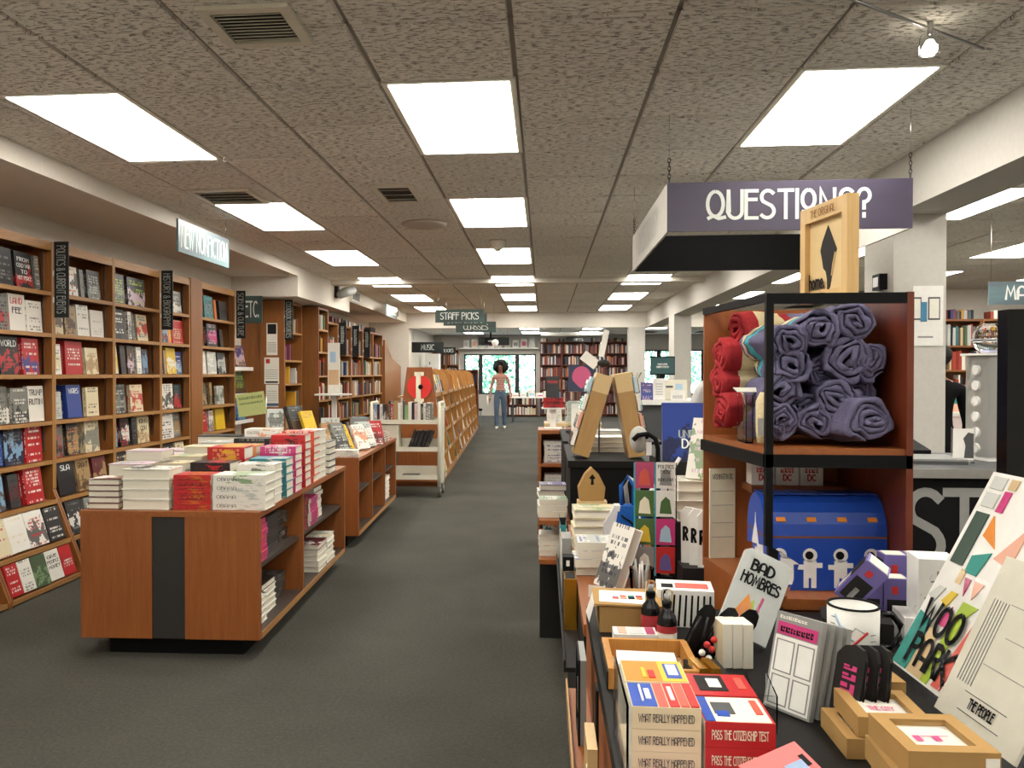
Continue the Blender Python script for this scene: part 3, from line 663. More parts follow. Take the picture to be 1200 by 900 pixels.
def stack(cx, cy, z, face, w, h, t, n, cs, desc, group, hard=True, ti=None, top=None, jit=.006, tm='sign_text', rzx=0, topti=None):
    """n books lying flat; face = which edge the spine turns to (S camera, F away, L left, R right)"""
    bs = []
    for q in range(n):
        rz = R(FACE[face]+random.uniform(-1, 1)*(1.0 if group == G1 else 2)+rzx) + TA
        x, y = cx+random.uniform(-jit, jit), cy+random.uniform(-jit, jit)
        dx, dy = w/2*math.cos(rz)-h/2*math.sin(rz), w/2*math.sin(rz)+h/2*math.cos(rz)
        pos = 'topmost' if q == n-1 else 'bottom' if q == 0 else ORD[n-1-q]+' from the top'
        lab = '%s book in the %s stack' % (pos, desc)
        c = top if (top and q == n-1) else cs
        b = book((x-dx, y-dy, z+(q+1)*t), (R(-90), 0, rz), w, t-.0008, h, c, lab, group, hard, True)
        bs.append(b)
        if ti: title(b, ti, tm, onspine=True, v=.74, size=.36, w=.36, th=.10)
    if topti: title(bs[-1], topti, tm, .5, .6, .14, .8)
    return bs
G1 = 'books stacked on the long display table'
Z = .751
def T1(lx, ly, face, w, h, *a, **k):
    x, y = tp(lx, ly); return stack(x, y, Z, face, w*(.97 if ly > .2 else 1), h*(.90 if ly > .2 else .96), *a, group=G1, jit=.002, **k)
T1(-.83, .12, 'F', .155, .17, .031, 5, 'mcw', desc='thin cream-edged corner', hard=True)
T1(-.605, .12, 'F', .17, .26, .052, 4, 'wkd', desc='thick black-and-white hardback front')
T1(-.365, .12, 'S', .15, .205, .0255, 7, 'rko', desc='red-and-black striped front', hard=False)
T1(-.12, .13, 'S', .17, .285, .045, 4, 'wgL', desc='white OBAMA front corner', ti='OBAMA', tm='grey_dark', top='wGe')
T1(-.80, .32, 'F', .16, .24, 0.07, 3, 'PgL', desc='pale pink left edge')
T1(-.575, .325, 'F', .16, .20, 0.072, 3, 'ckd', desc='cream middle')
T1(-.35, .33, 'S', .16, .24, 0.055, 4, 'kmr', desc='dark maroon lettered')
T1(-.105, .34, 'S', .16, .23, .042, 5, 'wGg', desc='white-and-green right edge')
T1(-.80, .52, 'F', .16, .24, 0.088, 3, 'PcL', desc='lilac-white left edge')
T1(-.565, .52, 'F', .16, .21, 0.078, 3, 'cLe', desc='pale sage middle')
T1(-.335, .53, 'S', .165, .235, 0.071, 4, 'row', desc='red-and-white peach-topped', top='ray')
T1(-.10, .54, 'S', .16, .235, .044, 5, 'tsL', desc='teal right edge')
T1(-.80, .73, 'F', .16, .24, 0.074, 3, 'PwP', desc='rosy left edge')
T1(-.565, .73, 'F', .16, .22, 0.09, 3, 'cwL', desc='cream tall middle')
T1(-.335, .735, 'S', .165, .24, 0.069, 4, 'awo', desc='peach middle', top='aya')
T1(-.10, .74, 'S', .16, .235, .045, 6, 'pwP', desc='magenta right edge')
T1(-.78, .95, 'F', .16, .24, 0.076, 3, 'wgP', desc='white rear-left')
T1(-.55, .95, 'F', .16, .23, 0.092, 3, 'LBw', desc='light grey rear middle')
T1(-.325, .95, 'S', .165, .245, 0.075, 4, 'kgd', desc='black jacketed middle')
T1(-.10, .96, 'S', .165, .235, .046, 7, 'rak', desc='tall red right edge')
T1(-.62, 1.17, 'F', .16, .30, 0.1, 3, 'dgk', desc='charcoal rear')
T1(-.335, 1.17, 'S', .16, .24, .049, 7, 'wLa', desc='white EDUCATED rear', ti='EDUCATED', tm='grey_dark')
T1(-.10, 1.18, 'S', .16, .23, .047, 7, 'Cwr', desc='coral right edge')
T1(-.08, 1.40, 'L', .15, .22, .046, 7, 'wLw', desc='tall plain white right edge')
T1(-.33, 1.40, 'S', .16, .24, 0.11, 2, 'bwL', desc='blue rear')
T1(-.07, 1.66, 'L', .15, .22, .045, 5, 'kwk', desc='black-spined far right edge')
T1(-.62, 1.45, 'F', .16, .24, 0.09, 2, 'eGw', desc='sage rear-left')
# shelves under the table, aisle side
G2 = 'books stored on the shelves under the tables'
def U1(lx, ly, z, *a, ox=-1.43, oy=4.0, **k): x, y = tp(lx, ly, ox, oy); return stack(x, y, z, *a, group=G2, **k)
U1(-.11, .14, .461, 'R', .15, .2, .028, 8, 'prC', desc='magenta under-shelf', hard=False)
U1(-.14, .42, .461, 'R', .15, .22, .034, 6, 'dkB', desc='dark under-shelf')
U1(-.16, .68, .461, 'R', .15, .22, .034, 5, 'kBg', desc='second dark under-shelf')
U1(-.12, .16, .131, 'L', .15, .22, .034, 4, 'wLc', desc='white bottom-shelf')
U1(-.15, .42, .131, 'L', .15, .22, .034, 5, 'wBc', desc='cream bottom-shelf', top='kdB')
U1(-.18, .68, .131, 'R', .15, .22, .034, 4, 'dkg', desc='dark bottom-shelf')
U1(-.11, 1.02, .461, 'R', .15, .2, .03, 7, 'mkr', desc='dark red second-bay', hard=False)
U1(-.11, 1.26, .461, 'R', .15, .2, .03, 6, 'pvr', desc='magenta second-bay', hard=False)
U1(-.14, 1.50, .461, 'L', .15, .2, .03, 7, 'kvn', desc='dark second-bay', hard=False)
U1(-.20, 1.02, .131, 'R', .15, .22, .036, 3, 'wLc', desc='low white second-bay')
U1(-.09, 1.40, .131, 'L', .16, .23, .037, 5, 'wmc', desc='cream floor-level second-bay', top='mkw')
U1(-.09, 1.66, .131, 'L', .15, .23, .037, 5, 'wkc', desc='slim cream floor-level second-bay')
O2 = dict(ox=-1.533, oy=6.65)
U1(-.13, .22, .131, 'L', .15, .22, .03, 6, 'rwc', desc='red-and-white second-table', **O2)
U1(-.12, 1.62, .131, 'L', .15, .22, .04, 6, 'wrc', desc='white second-table', **O2)
U1(-.12, 1.88, .131, 'L', .15, .22, .04, 6, 'wCc', desc='white coral-striped second-table', **O2)
# top of the second table: low stacks and books propped on stands
G3 = 'books on the second display table'
def U2(lx, ly, *a, **k): x, y = tp(lx, ly, -1.533, 6.65); return stack(x, y, Z, *a, group=G3, **k)
U2(-.115, .085, 'S', .13, .20, .02, 3, 'wrL', desc='low white near-corner second-table')
U2(-.08, 1.52, 'L', .13, .17, .025, 5, 'BrL', desc='small brown right-edge second-table')
U2(-.08, 1.74, 'L', .13, .17, .025, 4, 'rwP', desc='small red right-edge second-table')
def prop(lx, ly, w, h, t, cs, desc, tilt=20, rz=40, n=1, hard=True, oo=(-1.533, 6.65), z=Z+.0, grp=G3, ti=None):
    x, y = tp(lx, ly, *oo)
    for q in range(n):
        lab = desc if n == 1 else desc+(', front copy' if q == 0 else ', %s copy' % ORD[q])
        a = R(rz)
        b = book((x-q*(t+.003)/math.cos(R(tilt))*math.sin(a), y+q*(t+.003)/math.cos(R(tilt))*math.cos(a), z+t*math.sin(R(tilt))+.002), (R(-tilt), 0, a), w, t, h, cs, lab, grp, hard, True)
        if ti and q == 0: title(b, ti, 'black', .5, .6, .1, .8)
xx, yy = tp(-.86, .08, -1.533, 6.65)
tag(B(0, .46, 0, .36, 0, .17).build('book_riser', 'black_panel', None, (xx, yy, Z), (0, 0, TA)), 'low black riser under the leaning books on the second table', 'riser')
prop(-.57, .13, .17, .25, .05, 'dgB', 'dark brown hardback leaning in the middle of the second table', 24, 60, z=Z+.171)
prop(-.47, .15, .14, .21, .03, 'yTy', 'mustard book leaning beside the dark brown hardback', 24, 60, z=Z+.171)
prop(-.84, .24, .14, .22, .03, 'LGg', 'pale grey book leaning at the left of the second table', 18, 20, z=Z+.171)
prop(-.20, .20, .14, .28, .04, 'gLd', 'grey-blue book propped behind the tall white stack', 28, 55)
prop(-.20, .36, .15, .25, .05, 'yky', 'bright yellow book propped on the second table', 30, 60)
prop(-.46, .66, .17, .24, .04, 'Tac', 'tan book propped behind the bright yellow book', 14, 30)
prop(-.12, .62, .15, .24, .03, 'wga', 'white patterned book propped right of the bright yellow book', 26, 55)
prop(-.10, .86, .15, .25, .03, 'Lkw', 'pale grey book propped by the right edge of the second table', 26, 55, 2)
prop(-.08, 1.12, .15, .24, .03, 'rwm', 'red-and-white book propped at the far right of the second table', 20, 45)
prop(-.72, .62, .18, .26, .03, 'kBr', 'dark book propped in the middle row of the second table', 12, 20)
prop(-.60, 1.2, .18, .26, .03, 'LGs', 'pale green-grey book propped at the back of the second table', 12, 15)
prop(-.35, 1.4, .18, .26, .03, 'gsL', 'blue-grey book propped at the back right of the second table', 12, 15)
prop(-.80, .85, .18, .26, .03, 'wsa', 'white and peach tall book at the back left of second table', 10, 20)

# ================================================================ far left cases beyond the science bay
def shelf_unit(o, x0, x1, y0, y1, z1, zs, mat='casewood', facing='x', back=True):
    """children of o: two sides, shelves with pale edges and a back; open towards +X"""
    B(x0, x1, y0, y0+.022, 0, z1).build('side_panel', mat, o); B(x0, x1, y1-.022, y1, 0, z1).build('side_panel', mat, o)
    B(x0, x0+.012, y0+.022, y1-.022, 0, z1).build('back_panel', mat, o); B(x0, x1, y0+.022, y1-.022, z1-.03, z1).build('top_board', mat, o)
    for z in zs:
        s = B(x0+.012, x1-.008, y0+.022, y1-.022, z-.022, z).build('shelf', mat, o); B(x1-.008, x1, y0+.022, y1-.022, z-.024, z+.002).build('shelf_edge', 'edgewood', s)
ZS = [.1, .42, .75, 1.08, 1.42, 1.75, 2.06]
STUFF = MB(); SR = random.Random(11)
SCOL = [lin(c) for c in ('#d8d2c4', '#8a2a26', '#2c3c6a', '#1e1e20', '#c8b48a', '#6a6a66', '#a8402c', '#d8a030', '#3a6a70', '#54402e', '#b8bcb8', '#7a3a5a', '#4a6a44', '#ece8de')]
def spine_row_x(x1, y0, y1, z, zh, dens=.9, dep=.16):      # spine-out books, spines towards +X, in the one mass of far books
    y = y0
    while y < y1-.02:
        t = SR.uniform(.018, .045); h = zh*SR.uniform(.68, .93)
        if SR.random() < dens: STUFF.box(x1-dep, x1-SR.uniform(0, .02), y, min(y+t-.002, y1), z+.002, z+h, 0, SR.choice(SCOL))
        else: y += SR.uniform(0, .1)
        y += t
def spine_row_y(y0, x0, x1, z, zh, dens=.95, dep=.16, cols=None):  # spines towards the camera
    x = x0
    while x < x1-.02:
        t = SR.uniform(.02, .05); h = zh*SR.uniform(.7, .95)
        if SR.random() < dens: STUFF.box(x, min(x+t-.002, x1), y0+SR.uniform(0, .02), y0+dep, z+.002, z+h, 0, SR.choice(cols or SCOL))
        else: x += SR.uniform(0, .08)
        x += t
# recess with comics between the science bay and the notice panel
o = thing('comics_rack', 'white wall rack of comics under the ETC sign', 'rack', (-3.79, 9.1, 0))
for z in (.86, 1.18, 1.5): B(0, .16, 0, .85, z-.015, z).build('ledge', 'white', o); B(.15, .16, 0, .85, z, z+.03).build('lip', 'white', o)
CM = [('rkg', 'red framed comic on the top ledge of the comics rack'), ('vyP', 'purple comic on the top ledge of the comics rack'), ('lyd', 'olive comic on the second ledge of the comics rack'), ('GlB', 'dark green tree-covered comic on the second ledge of comics rack'), ('crs', 'cream comic on the lowest ledge of the comics rack'), ('bst', 'blue comic on the lowest ledge of the comics rack')]
for k, (cs, lab) in enumerate(CM):
    z = (1.5, 1.18, .86)[k//2]
    book((-3.672, 9.14+.38*(k % 2), z+.008), (R(-10), 0, R(90)), .30, .02, .29, cs, lab, 'comics on the wall rack', False, False, 'comic')
o = thing('wall_sign', 'dark square sign reading ETC. over the comics rack', 'sign', (-3.56, 9.62, 2.06))
B(-.16, .16, 0, .02, 0, .33).build('board', 'sign_slate', o); text('ETC.', .18, 'sign_text', o, (.035, -.002, .08), th=.12, fit=.17)
o = thing('flyer_stand', 'pale green handwritten flyer on a thin stand before the comics', 'flyer', (-3.05, 8.75, 0), R(15))
MB().tube([(0, .02, .0), (0, .02, 1.2)], .006, 6).build('pole', 'steel', o); MB().lathe([(.14, 0), (.14, .012), (.02, .02)], n=16).build('foot', 'steel', o)
fl = B(-.15, .15, 0, .004, 1.0, 1.25).build('sheet', simple('palegreen', '#c6d08a', .8), o); fl.rotation_euler = (0, R(-8), 0)
marks(fl, 'green', .25, .03, (0, 0, 1.185), seed=3, n=12); marks(fl, 'green', .25, .022, (0, 0, 1.13), seed=4, n=14)
# notice panel: end of the cookbook case
o = thing('bookcase', 'cookbook bookcase with notices taped to its brown end panel', 'bookcase', (0, 0, 0))
shelf_unit(o, -3.8, -3.235, 9.98, 10.72, 2.37, [.1, .42, .75, 1.02, 1.32, 1.62, 1.98])
B(-3.54, -3.235, 9.955, 9.982, 0, 2.37).build('end_panel', 'casewood', o)
for zz in [.1, .42, .75, 1.02, 1.32, 1.62, 1.98]: spine_row_x(-3.26, 10.02, 10.68, zz, .24, .55, .2)
def poster(x0, x1, z0, z1, y, label, deco):
    p = thing('notice', label, 'poster', ((x0+x1)/2, y, z0)); w = x1-x0; h = z1-z0
    B(-w/2, w/2, -.002, 0, 0, h).build('sheet', 'paper', p)
    for (a, b, c, d, m) in deco: B(w*(a-.5), w*(b-.5), -.0035, -.002, h*c, h*d).build('print', m, p)
lines = [(.1, .9, .1+.055*k, .12+.055*k, 'grey') for k in range(6)]
poster(-3.46, -3.32, 1.68, 2.08, 9.954, 'white notice with a dark portrait on the brown end panel', [(.1, .9, .66, .97, 'black_panel')]+lines)
poster(-3.49, -3.30, 1.32, 1.65, 9.954, 'white notice with a small red square on the end panel', [(.12, .38, .78, .95, 'red'), (.08, .92, .04, .1, 'black')]+[(.1, .9, .2+.08*k, .215+.08*k, 'grey') for k in range(5)])
poster(-3.47, -3.31, 1.03, 1.31, 9.954, 'white notice with a blue band, lowest on the end panel', [(0, 1, .05, .17, 'denim')]+[(.1, .9, .3+.1*k, .315+.1*k, 'grey') for k in range(5)])
upright_sign('COOKBOOK FAVORITES', 9.97, -3.245, .1, 1.87, .5, .44, 'black vertical COOKBOOK FAVORITES sign beside the notice panel')
# next unit steps out
o = thing('bookcase', 'deep brown bookcase with a plain wide end panel past the cookbooks', 'bookcase', (0, 0, 0))
shelf_unit(o, -3.8, -3.06, 10.9, 11.4, 2.36, ZS)
for zz in ZS: spine_row_x(-3.08, 10.93, 11.37, zz, .27, .6, .2)
for k, (a, b) in enumerate([(11.42, 12.1), (12.12, 12.95), (12.97, 13.8), (13.82, 14.65), (14.67, 15.5)]):
    o = thing('bookcase', 'brown bookcase in the far left run, %s past the plain end panel' % ORD[k], 'bookcase', (0, 0, 0), 0, 'far left wall bookcases')
    shelf_unit(o, -3.8, -3.1, a, b, 2.2, ZS[:-1])
    for zz in ZS[:-1]: spine_row_x(-3.12, a+.03, b-.03, zz, .28, .85, .2)
    spine_row_x(-3.2, a+.05, b-.05, 2.2, .14, .6, .3)
    if k >= 1:
        if k < 4: upright_sign(None, a-.01, -3.1, .11, 1.72, .5, .26, 'black vertical sign on the far left bookcases, %s of three' % ORD[k-1])
# angled brown end case and shelving at the pier
o = thing('bookcase', 'low brown sloped-end bookcase at the end of the left run', 'bookcase', (0, 0, 0))
MB().prism([(15.55, 0), (17.3, 0), (17.3, 1.6), (16.3, 1.75), (15.55, 2.1)], 'x', -3.1, -3.06).build('end_panel', 'casewood', o)
MB().prism([(15.55, 0), (17.3, 0), (17.3, 1.5), (16.3, 1.65), (15.55, 2.0)], 'x', -3.75, -3.1).build('body', 'casewood', o)
# printed panel standing on a ledge near the far cases
o = thing('floor_display', 'white standing display card before the far left bookcases', 'display', (-2.8, 10.7, 0), R(0))
B(-.08, .08, 0, .02, 1.18, 1.86).build('card', 'paper', o); B(-.07, .07, -.002, 0, 1.3, 1.5).build('print', simple('peachp', '#d8b48a', .7), o); B(-.05, .03, -.002, 0, 1.6, 1.74).build('print', simple('skyp', '#a8c4d8', .7), o)
B(-.22, .2, -.15, .2, 1.16, 1.18).build('ledge', 'white', o); B(-.03, .03, 0, .06, 0, 1.16).build('post', 'white', o); B(-.2, .2, -.15, .2, 0, .02).build('base', 'white', o)

# ================================================================ cream book cart
o = thing('book_cart', 'cream metal library cart with wheels at the end of the aisle shelves', 'cart', (-1.62, 9.45, 0), R(1))
for s in (-1, 1):
    x = s*.40
    MB().tube([(x, 0, .13), (x, 0, 1.06), (x, .03, 1.1), (x, .36, 1.1), (x, .39, 1.06), (x, .39, .13)], .022, 8).build('end_frame', 'cream_metal', o)
    B(x-.018, x+.018, .03, .16, .16, 1.02).build('end_panel', 'cream_metal', o); B(x-.018, x+.018, .23, .36, .16, 1.02).build('end_panel', 'cream_metal', o)
    for yy in (.03, .36):
        w_ = MB().tube([(x-.016, yy, .062), (x+.016, yy, .062)], .062, 18).build('wheel', 'rubber', o); MB().tube([(x-.019, yy, .062), (x+.019, yy, .062)], .035, 14).build('hub', 'steel', w_); MB().tube([(x, yy, .06), (x, yy, .14)], .012, 6).build('caster_stem', 'steel', w_)
for z in (.22, .55, .87):
    s = B(-.385, .385, 0, .39, z, z+.014).build('shelf', 'cream_metal', o); B(-.385, .385, -.012, .0, z-.012, z+.04).build('shelf_lip', 'cream_metal', s); B(-.385, .385, .19, .2, z+.014, z+.13 if z < .8 else z+.06).build('shelf_back', 'cream_metal', s)
CB = [('kw', .022), ('rw', .03), ('Tg', .05), ('wc', .035), ('wg', .02), ('kg', .014), ('el', .045), ('wL', .04), ('kd', .03), ('Pa', .035), ('wc', .035), ('kw', .03), ('wk', .03), ('gw', .07)]
x = -.20
for k, (cs, t_) in enumerate(CB):
    book((-1.62+x, 9.46, .885), (0, 0, 0), .001, .001, .001, 'www', 'tmp%d' % k, None) if False else None
    h = random.uniform(.19, .245)
    b = book((-1.62+x, 9.475, .886), (0, 0, R(-90)), .15, t_-.002, h, cs+cs[0], '%s book on the cart top shelf, %s from left' % (CN(cs[0]), ORD[k]), 'books upright on the cart', k % 2 == 0, False)
    b.rotation_euler = (0, 0, R(90)); b.location = (-1.62+x+t_, 9.475, .886)
    x += t_+.002
for k in range(5):
    b = book((-1.62+.06+k*.049, 9.475, .568), (0, R(-18+2*k), R(90)), .15, .035, .22, 'kd'+'gBdkB'[k], 'dark book leaning on the cart middle shelf, %s from left' % ORD[k], 'dark books on the cart', k % 2 == 0, False)
    b.rotation_euler = (R(0), 0, R(90)); b.delta_rotation_euler = (0, 0, 0)
    b.rotation_mode = 'QUATERNION'; b.rotation_quaternion = (Matrix.Rotation(R(20), 4, 'Y') @ Matrix.Rotation(R(90), 4, 'Z')).to_quaternion()
for k, cs in enumerate(('sbw', 'nrk', 'wgL', 'dbw')):
    book((-1.965+k*.034, 9.48, .886), (R(0), 0, R(90)), .15, .03, .2, cs, '%s book leaning at the left end of the cart top' % CN(cs[0]), 'books upright on the cart', True, False).rotation_euler = (0, 0, R(90))
    o_ = bpy.data.objects[-1] if False else None
book((-1.66, 9.462, .236), (R(-90), 0, 0), .2, .025, .14, 'kdk', 'black flat book on the lowest cart shelf', None, True, False).location.z = .262
tag(B(0, .3, 0, .165, 0, .28).build('file_box', 'cream_metal', None, (-2.0, 9.462, .5655)), 'cream file box on the cart middle shelf', 'box')

# ================================================================ aisle shelf run with arched dividers
AX = lambda y: -1.28-.036*(y-10.4)           # front (aisle) foot of the run
AR = -math.atan(.036)
o = thing('aisle_shelving', 'long low wooden shelving with arched dividers beside the aisle', 'shelving', (-1.28, 10.4, 0), math.atan(.036))
LR = 10.4; ND = 9
def slant(z): return -.02-.16*max(0, (z-.05))/1.4
B(-.62, -.04, 0, LR, 0, .06).build('plinth', 'cherry_h', o)
B(-.34, -.32, 0, LR, .06, 1.2).build('centre_panel', 'oak', o)
arch = [(-.02, .06), (-.05, .5), (-.105, 1.05), (-.135, 1.28), (-.17, 1.42), (-.24, 1.5), (-.34, 1.53), (-.44, 1.5), (-.52, 1.42), (-.56, 1.28), (-.58, 1.05), (-.65, .5), (-.68, .06)]
for k in range(1, ND+1):
    y = LR*k/ND
    MB().prism(arch, 'y', y-.012, y+.012).build('arched_divider', 'oak', o)
for z, d in ((.08, 0), (.36, -.03), (.64, -.06), (.92, -.09), (1.16, -.12)):
    s = B(-.60, -.03+d, 0, LR, z-.02, z).build('shelf', 'oak_h', o); B(-.03+d, -.022+d, 0, LR, z-.022, z+.03).build('label_strip', 'edgewood', s)
for k in range(ND):
    for q, (z, d) in enumerate(((.08, 0), (.36, -.03), (.64, -.06), (.92, -.09))):
        if (k+q) % 2 == 0: B(-.02+d, -.017+d, LR*(k+.4)/ND, LR*(k+.4)/ND+.16, z-.02, z+.03).build('shelf_label', 'paper', o)
# end panel with the red round cut-out letter
ep = MB().prism([(-.62, .06), (0, .06), (-.10, 1.15), (-.15, 1.53), (-.47, 1.53), (-.52, 1.15)], 'y', -.05, -.014).build('end_panel', 'cherry', o)
disc = MB().tube([(-.31, -.055, 1.28), (-.31, -.075, 1.28)], .155, 26, smooth=False).build('red_disc', 'redcard', ep)
MB().box(-.35, -.29, -.085, -.075, 1.10, 1.46).box(-.37, -.25, -.085, -.075, 1.42, 1.47).box(-.37, -.25, -.085, -.075, 1.09, 1.13).build('letter_panel', 'cream', ep)
MB().tube([(-.29, -.09, 1.28), (-.29, -.098, 1.28)], .03, 14).build('disc_hub', 'black', ep)
# face-out books in the first bays of the run (individual), the rest join the far books
def rl(lx, ly): a = math.atan(.036); return (-1.28+lx*math.cos(a)-ly*math.sin(a), 10.4+lx*math.sin(a)+ly*math.cos(a))
FB = ['wcT', 'kgw', 'swL', 'lyw', 'wrc', 'Tac', 'bwn', 'wkL', 'rwc', 'yGw', 'cLw', 'gwk']
kk = 0
for bay in range(1):
    for q, (z, d) in enumerate(((.08, 0), (.36, -.03), (.64, -.06), (.92, -.09))):
        y = LR*bay/ND+.05; n = 0
        while y < LR*(bay+1)/ND-.16:
            w = random.uniform(.13, .17); h = random.uniform(.19, .225) if q < 3 else random.uniform(.18, .20)
            x_, y_ = rl(-.048+d, y)
            cs = FB[kk % 12]; kk += 1
            book((x_, y_, z+.010), (R(-14), 0, R(92)), w, .025, h, cs, '%s book facing the aisle, %s on %s tier, %s arched bay' % (CN(cs[0]), ORD[n], ['bottom', 'second', 'third', 'fourth', 'top'][q], ORD[bay]), 'books on the arched aisle shelving', True, False)
            n += 1; y += w+random.uniform(.12, .35) if bay else w+random.uniform(.03, .12)
M_ = Matrix.Translation((-1.28, 10.4, 0)) @ Matrix.Rotation(math.atan(.036), 4, 'Z')
b0 = len(STUFF.v)
for bay in range(1, ND):
    for z, d in ((.08, 0), (.36, -.03), (.64, -.06), (.92, -.09), (1.16, -.12)):
        y = LR*bay/ND+.05
        while y < LR*(bay+1)/ND-.2:
            w = SR.uniform(.13, .17); h = SR.uniform(.19, .225) if z < .9 else SR.uniform(.17, .19); M = Matrix.Translation((-.085+d, y+w/2, z+h/2+.006)) @ Matrix.Rotation(R(-14), 4, 'Y')
            STUFF.obox(M, .025, w, h, 0, SR.choice(SCOL+[lin('#e4e0d4')]*6)); y += w+SR.uniform(.1, .3)
STUFF.v[b0:] = [tuple(M_ @ Vector(p)) for p in STUFF.v[b0:]]
for bay in range(ND):      # upright rows on the back half
    pass
# front rack of paperbacks at the near end, leaning forward
for k in range(10):
    x_, y_ = rl(-.175, .03+.106*k)
    cs = ['stw', 'bwL', 'wgk', 'yrG', 'wLP', 'owk', 'lGw', 'tws', 'gwr', 'Pcw'][k]
    book((x_, y_, 1.198), (R(-18), 0, R(58)), .105, .012, .25, cs, '%s tall book on the top ledge of the arched shelving, %s from its end' % (CN(cs[0]), ORD[k]), 'tall books on the aisle shelving top', False, False)
# ================================================================ right foreground: counter, tall display unit and merchandise
CT = .9                                   # counter top
o = thing('display_counter', 'dark-topped wooden display counter in the right foreground', 'counter', (.10, .72, 0))
CL, CW = 1.22, 1.45
B(0, CW, 0, CL, CT-.03, CT).build('counter_top', 'counter_black', o)
B(.0, .02, 0, CL, .1, CT-.03).build('side_panel', 'cherry', o)
B(.02, CW, CL-.03, CL-.01, .1, CT-.03).build('back_panel', 'cherry', o); B(.02, CW, .0, .02, .1, CT-.03).build('front_panel', 'cherry', o)
for y in (.42, .80): B(-.004, .0, y-.02, y+.02, .1, CT-.03).build('side_stripe', 'black', o)
B(.06, CW-.04, .05, CL-.05, 0, .1).build('plinth', 'black', o)
B(-.045, 0, .35, CL-.02, .70, .712).build('side_ledge', 'cherry_h', o); B(-.049, -.045, .35, CL-.02, .70, .735).build('side_ledge_lip', 'edgewood', o)
# cards and framed prints in the side ledge
for k, (y, w, h, m, lab) in enumerate([(1.28, .10, .15, 'pale_wood', 'pale wooden card rack on the counter side ledge'), (1.62, .12, .17, 'grey', 'dark framed grey print on the counter side ledge')]):
    q = thing('framed_print' if k else 'card_rack', lab, 'print' if k else 'rack', (.072, y, .7125))
    f = MB().box(0, .012, 0, w, 0, h).build('backing', m, q)
    for a in (0, w-.012): B(-.004, .0, a, a+.012, 0, h).build('frame_side', 'black' if k else 'pale_wood', q)
    for a in (0, h-.012): B(-.004, .0, .012, w-.012, a, a+.012).build('frame_rail', 'black' if k else 'pale_wood', q)
    B(-.002, 0, .02, w-.02, .04, h*.6).build('picture', 'grey_dark' if k else 'paper', q)

# ---------------------------------------------------------------- tall unit
U = thing('display_unit', 'tall cherry display unit with black front post holding rolled purple cloths', 'display unit', (.515, 1.955, 0))
UP = [(0, 0), (.325, 0), (.325, .44), (-.06, .44)]
for z0, z1, n in ((1.25, 1.276, 'shelf'), (.90, .925, 'shelf')): MB().prism(UP, 'z', z0, z1).build(n, 'cherry_h', U)
B(-.004, .325, -.006, 0, 1.232, 1.262).build('shelf_nosing', 'black', U)
MB().prism([(-.008, -.004), (0, 0), (-.06, .44), (-.068, .436)], 'z', 1.232, 1.262).build('shelf_nosing', 'black', U)
B(-.002, .015, -.006, .012, 0, 1.636).build('front_post', 'black', U)
B(.311, .326, -.006, .44, 0, 1.637).build('side_panel', 'mahogany', U)
B(-.06, .311, .43, .442, .925, 1.63).build('back_panel', 'cherry', U)
B(.015, .311, -.006, .012, 1.612, 1.636).build('top_rail', 'black', U)
MB().prism([(-.002, .0), (.012, .0), (-.048, .44), (-.062, .44)], 'z', 1.618, 1.636).build('top_rail', 'black', U)
MB().prism([(-.002, 0), (.012, .0), (-.05, .44), (-.06, .44)], 'z', .925, 1.25).build('lower_side_panel', 'cherry', U) if False else None
MB().prism([(0, .012), (.311, .012), (.311, .43), (-.058, .43)], 'z', .06, .90).build('base_cabinet', 'cherry', U)
# rolled cloths: a cloth strip wound up and extruded, with wandering folds
def roll_mesh(seed, r=.055, L=.24, turns=2.6, mats=('cloth_purple',), band=None):
    rn = random.Random(seed); turns += .7; n = int(turns*26); ml = 14
    th = r*.84/turns*.80
    ph = [rn.uniform(0, 6.28) for _ in range(8)]; qx, qz = rn.uniform(.98, 1.12), rn.uniform(.84, .96)
    def P(i, side, s):
        a = i/n; ang = a*turns*2*math.pi; rr = r*(.10+.90*a) + side*th/2*(1 if a < .97 else .3)
        p = Vector((rr*math.cos(ang)*qx, 0, rr*math.sin(ang)*qz))
        # wandering folds: one smooth displacement field, so the layers stay nested
        f = Vector((p.x/r*1.3, s*1.6+seed*3.1, p.z/r*1.3)); g = Vector((p.x/r*3.0+9, s*2.2+seed*1.7, p.z/r*3.0))
        k = .85-.25*a
        p.x += r*(.42*mnoise.noise(f)*k + .14*mnoise.noise(g)); p.z += r*(.42*mnoise.noise(f+Vector((7, 3, 1)))*k + .14*mnoise.noise(g+Vector((2, 8, 5))))
        e = (1 if s < .5 else -1)*max(0, 1-3*min(s, 1-s))
        p.y = s*L - e*r*(.30*(1-a)*.6) + e*r*.22*mnoise.noise(Vector((ang*.7, seed, 0))) 
        return p
    m = MB(); vs = []; fs = []
    for j in range(ml+1):
        for i in range(n+1): vs += [P(i, -1, j/ml), P(i, 1, j/ml)]
    W_ = 2*(n+1)
    for j in range(ml):
        for i in range(n):
            b = j*W_+2*i
            fs += [(b+1, b+3, b+W_+3, b+W_+1), (b+2, b, b+W_, b+W_+2)]
    for i in range(n): b = 2*i; fs.append((b, b+2, b+3, b+1)); b = ml*W_+2*i; fs.append((b+1, b+3, b+2, b))
    for j in range(ml): b = j*W_+2*n; fs.append((b, b+W_, b+W_+1, b+1))
    m.add(vs, fs, 0, True)
    if band:
        for q, f in enumerate(m.f):
            s = sum(m.v[i][1] for i in f)/len(f)/L
            for k, (a, b) in enumerate(band):
                if a < s < b: m.mi[q] = k+1
    return m.mesh('rolled_cloth', list(mats))
RM = [roll_mesh(s, .055, .22, t) for s, t in ((1, 2.4), (2, 2.8), (3, 2.2), (4, 2.6), (5, 3.0))]
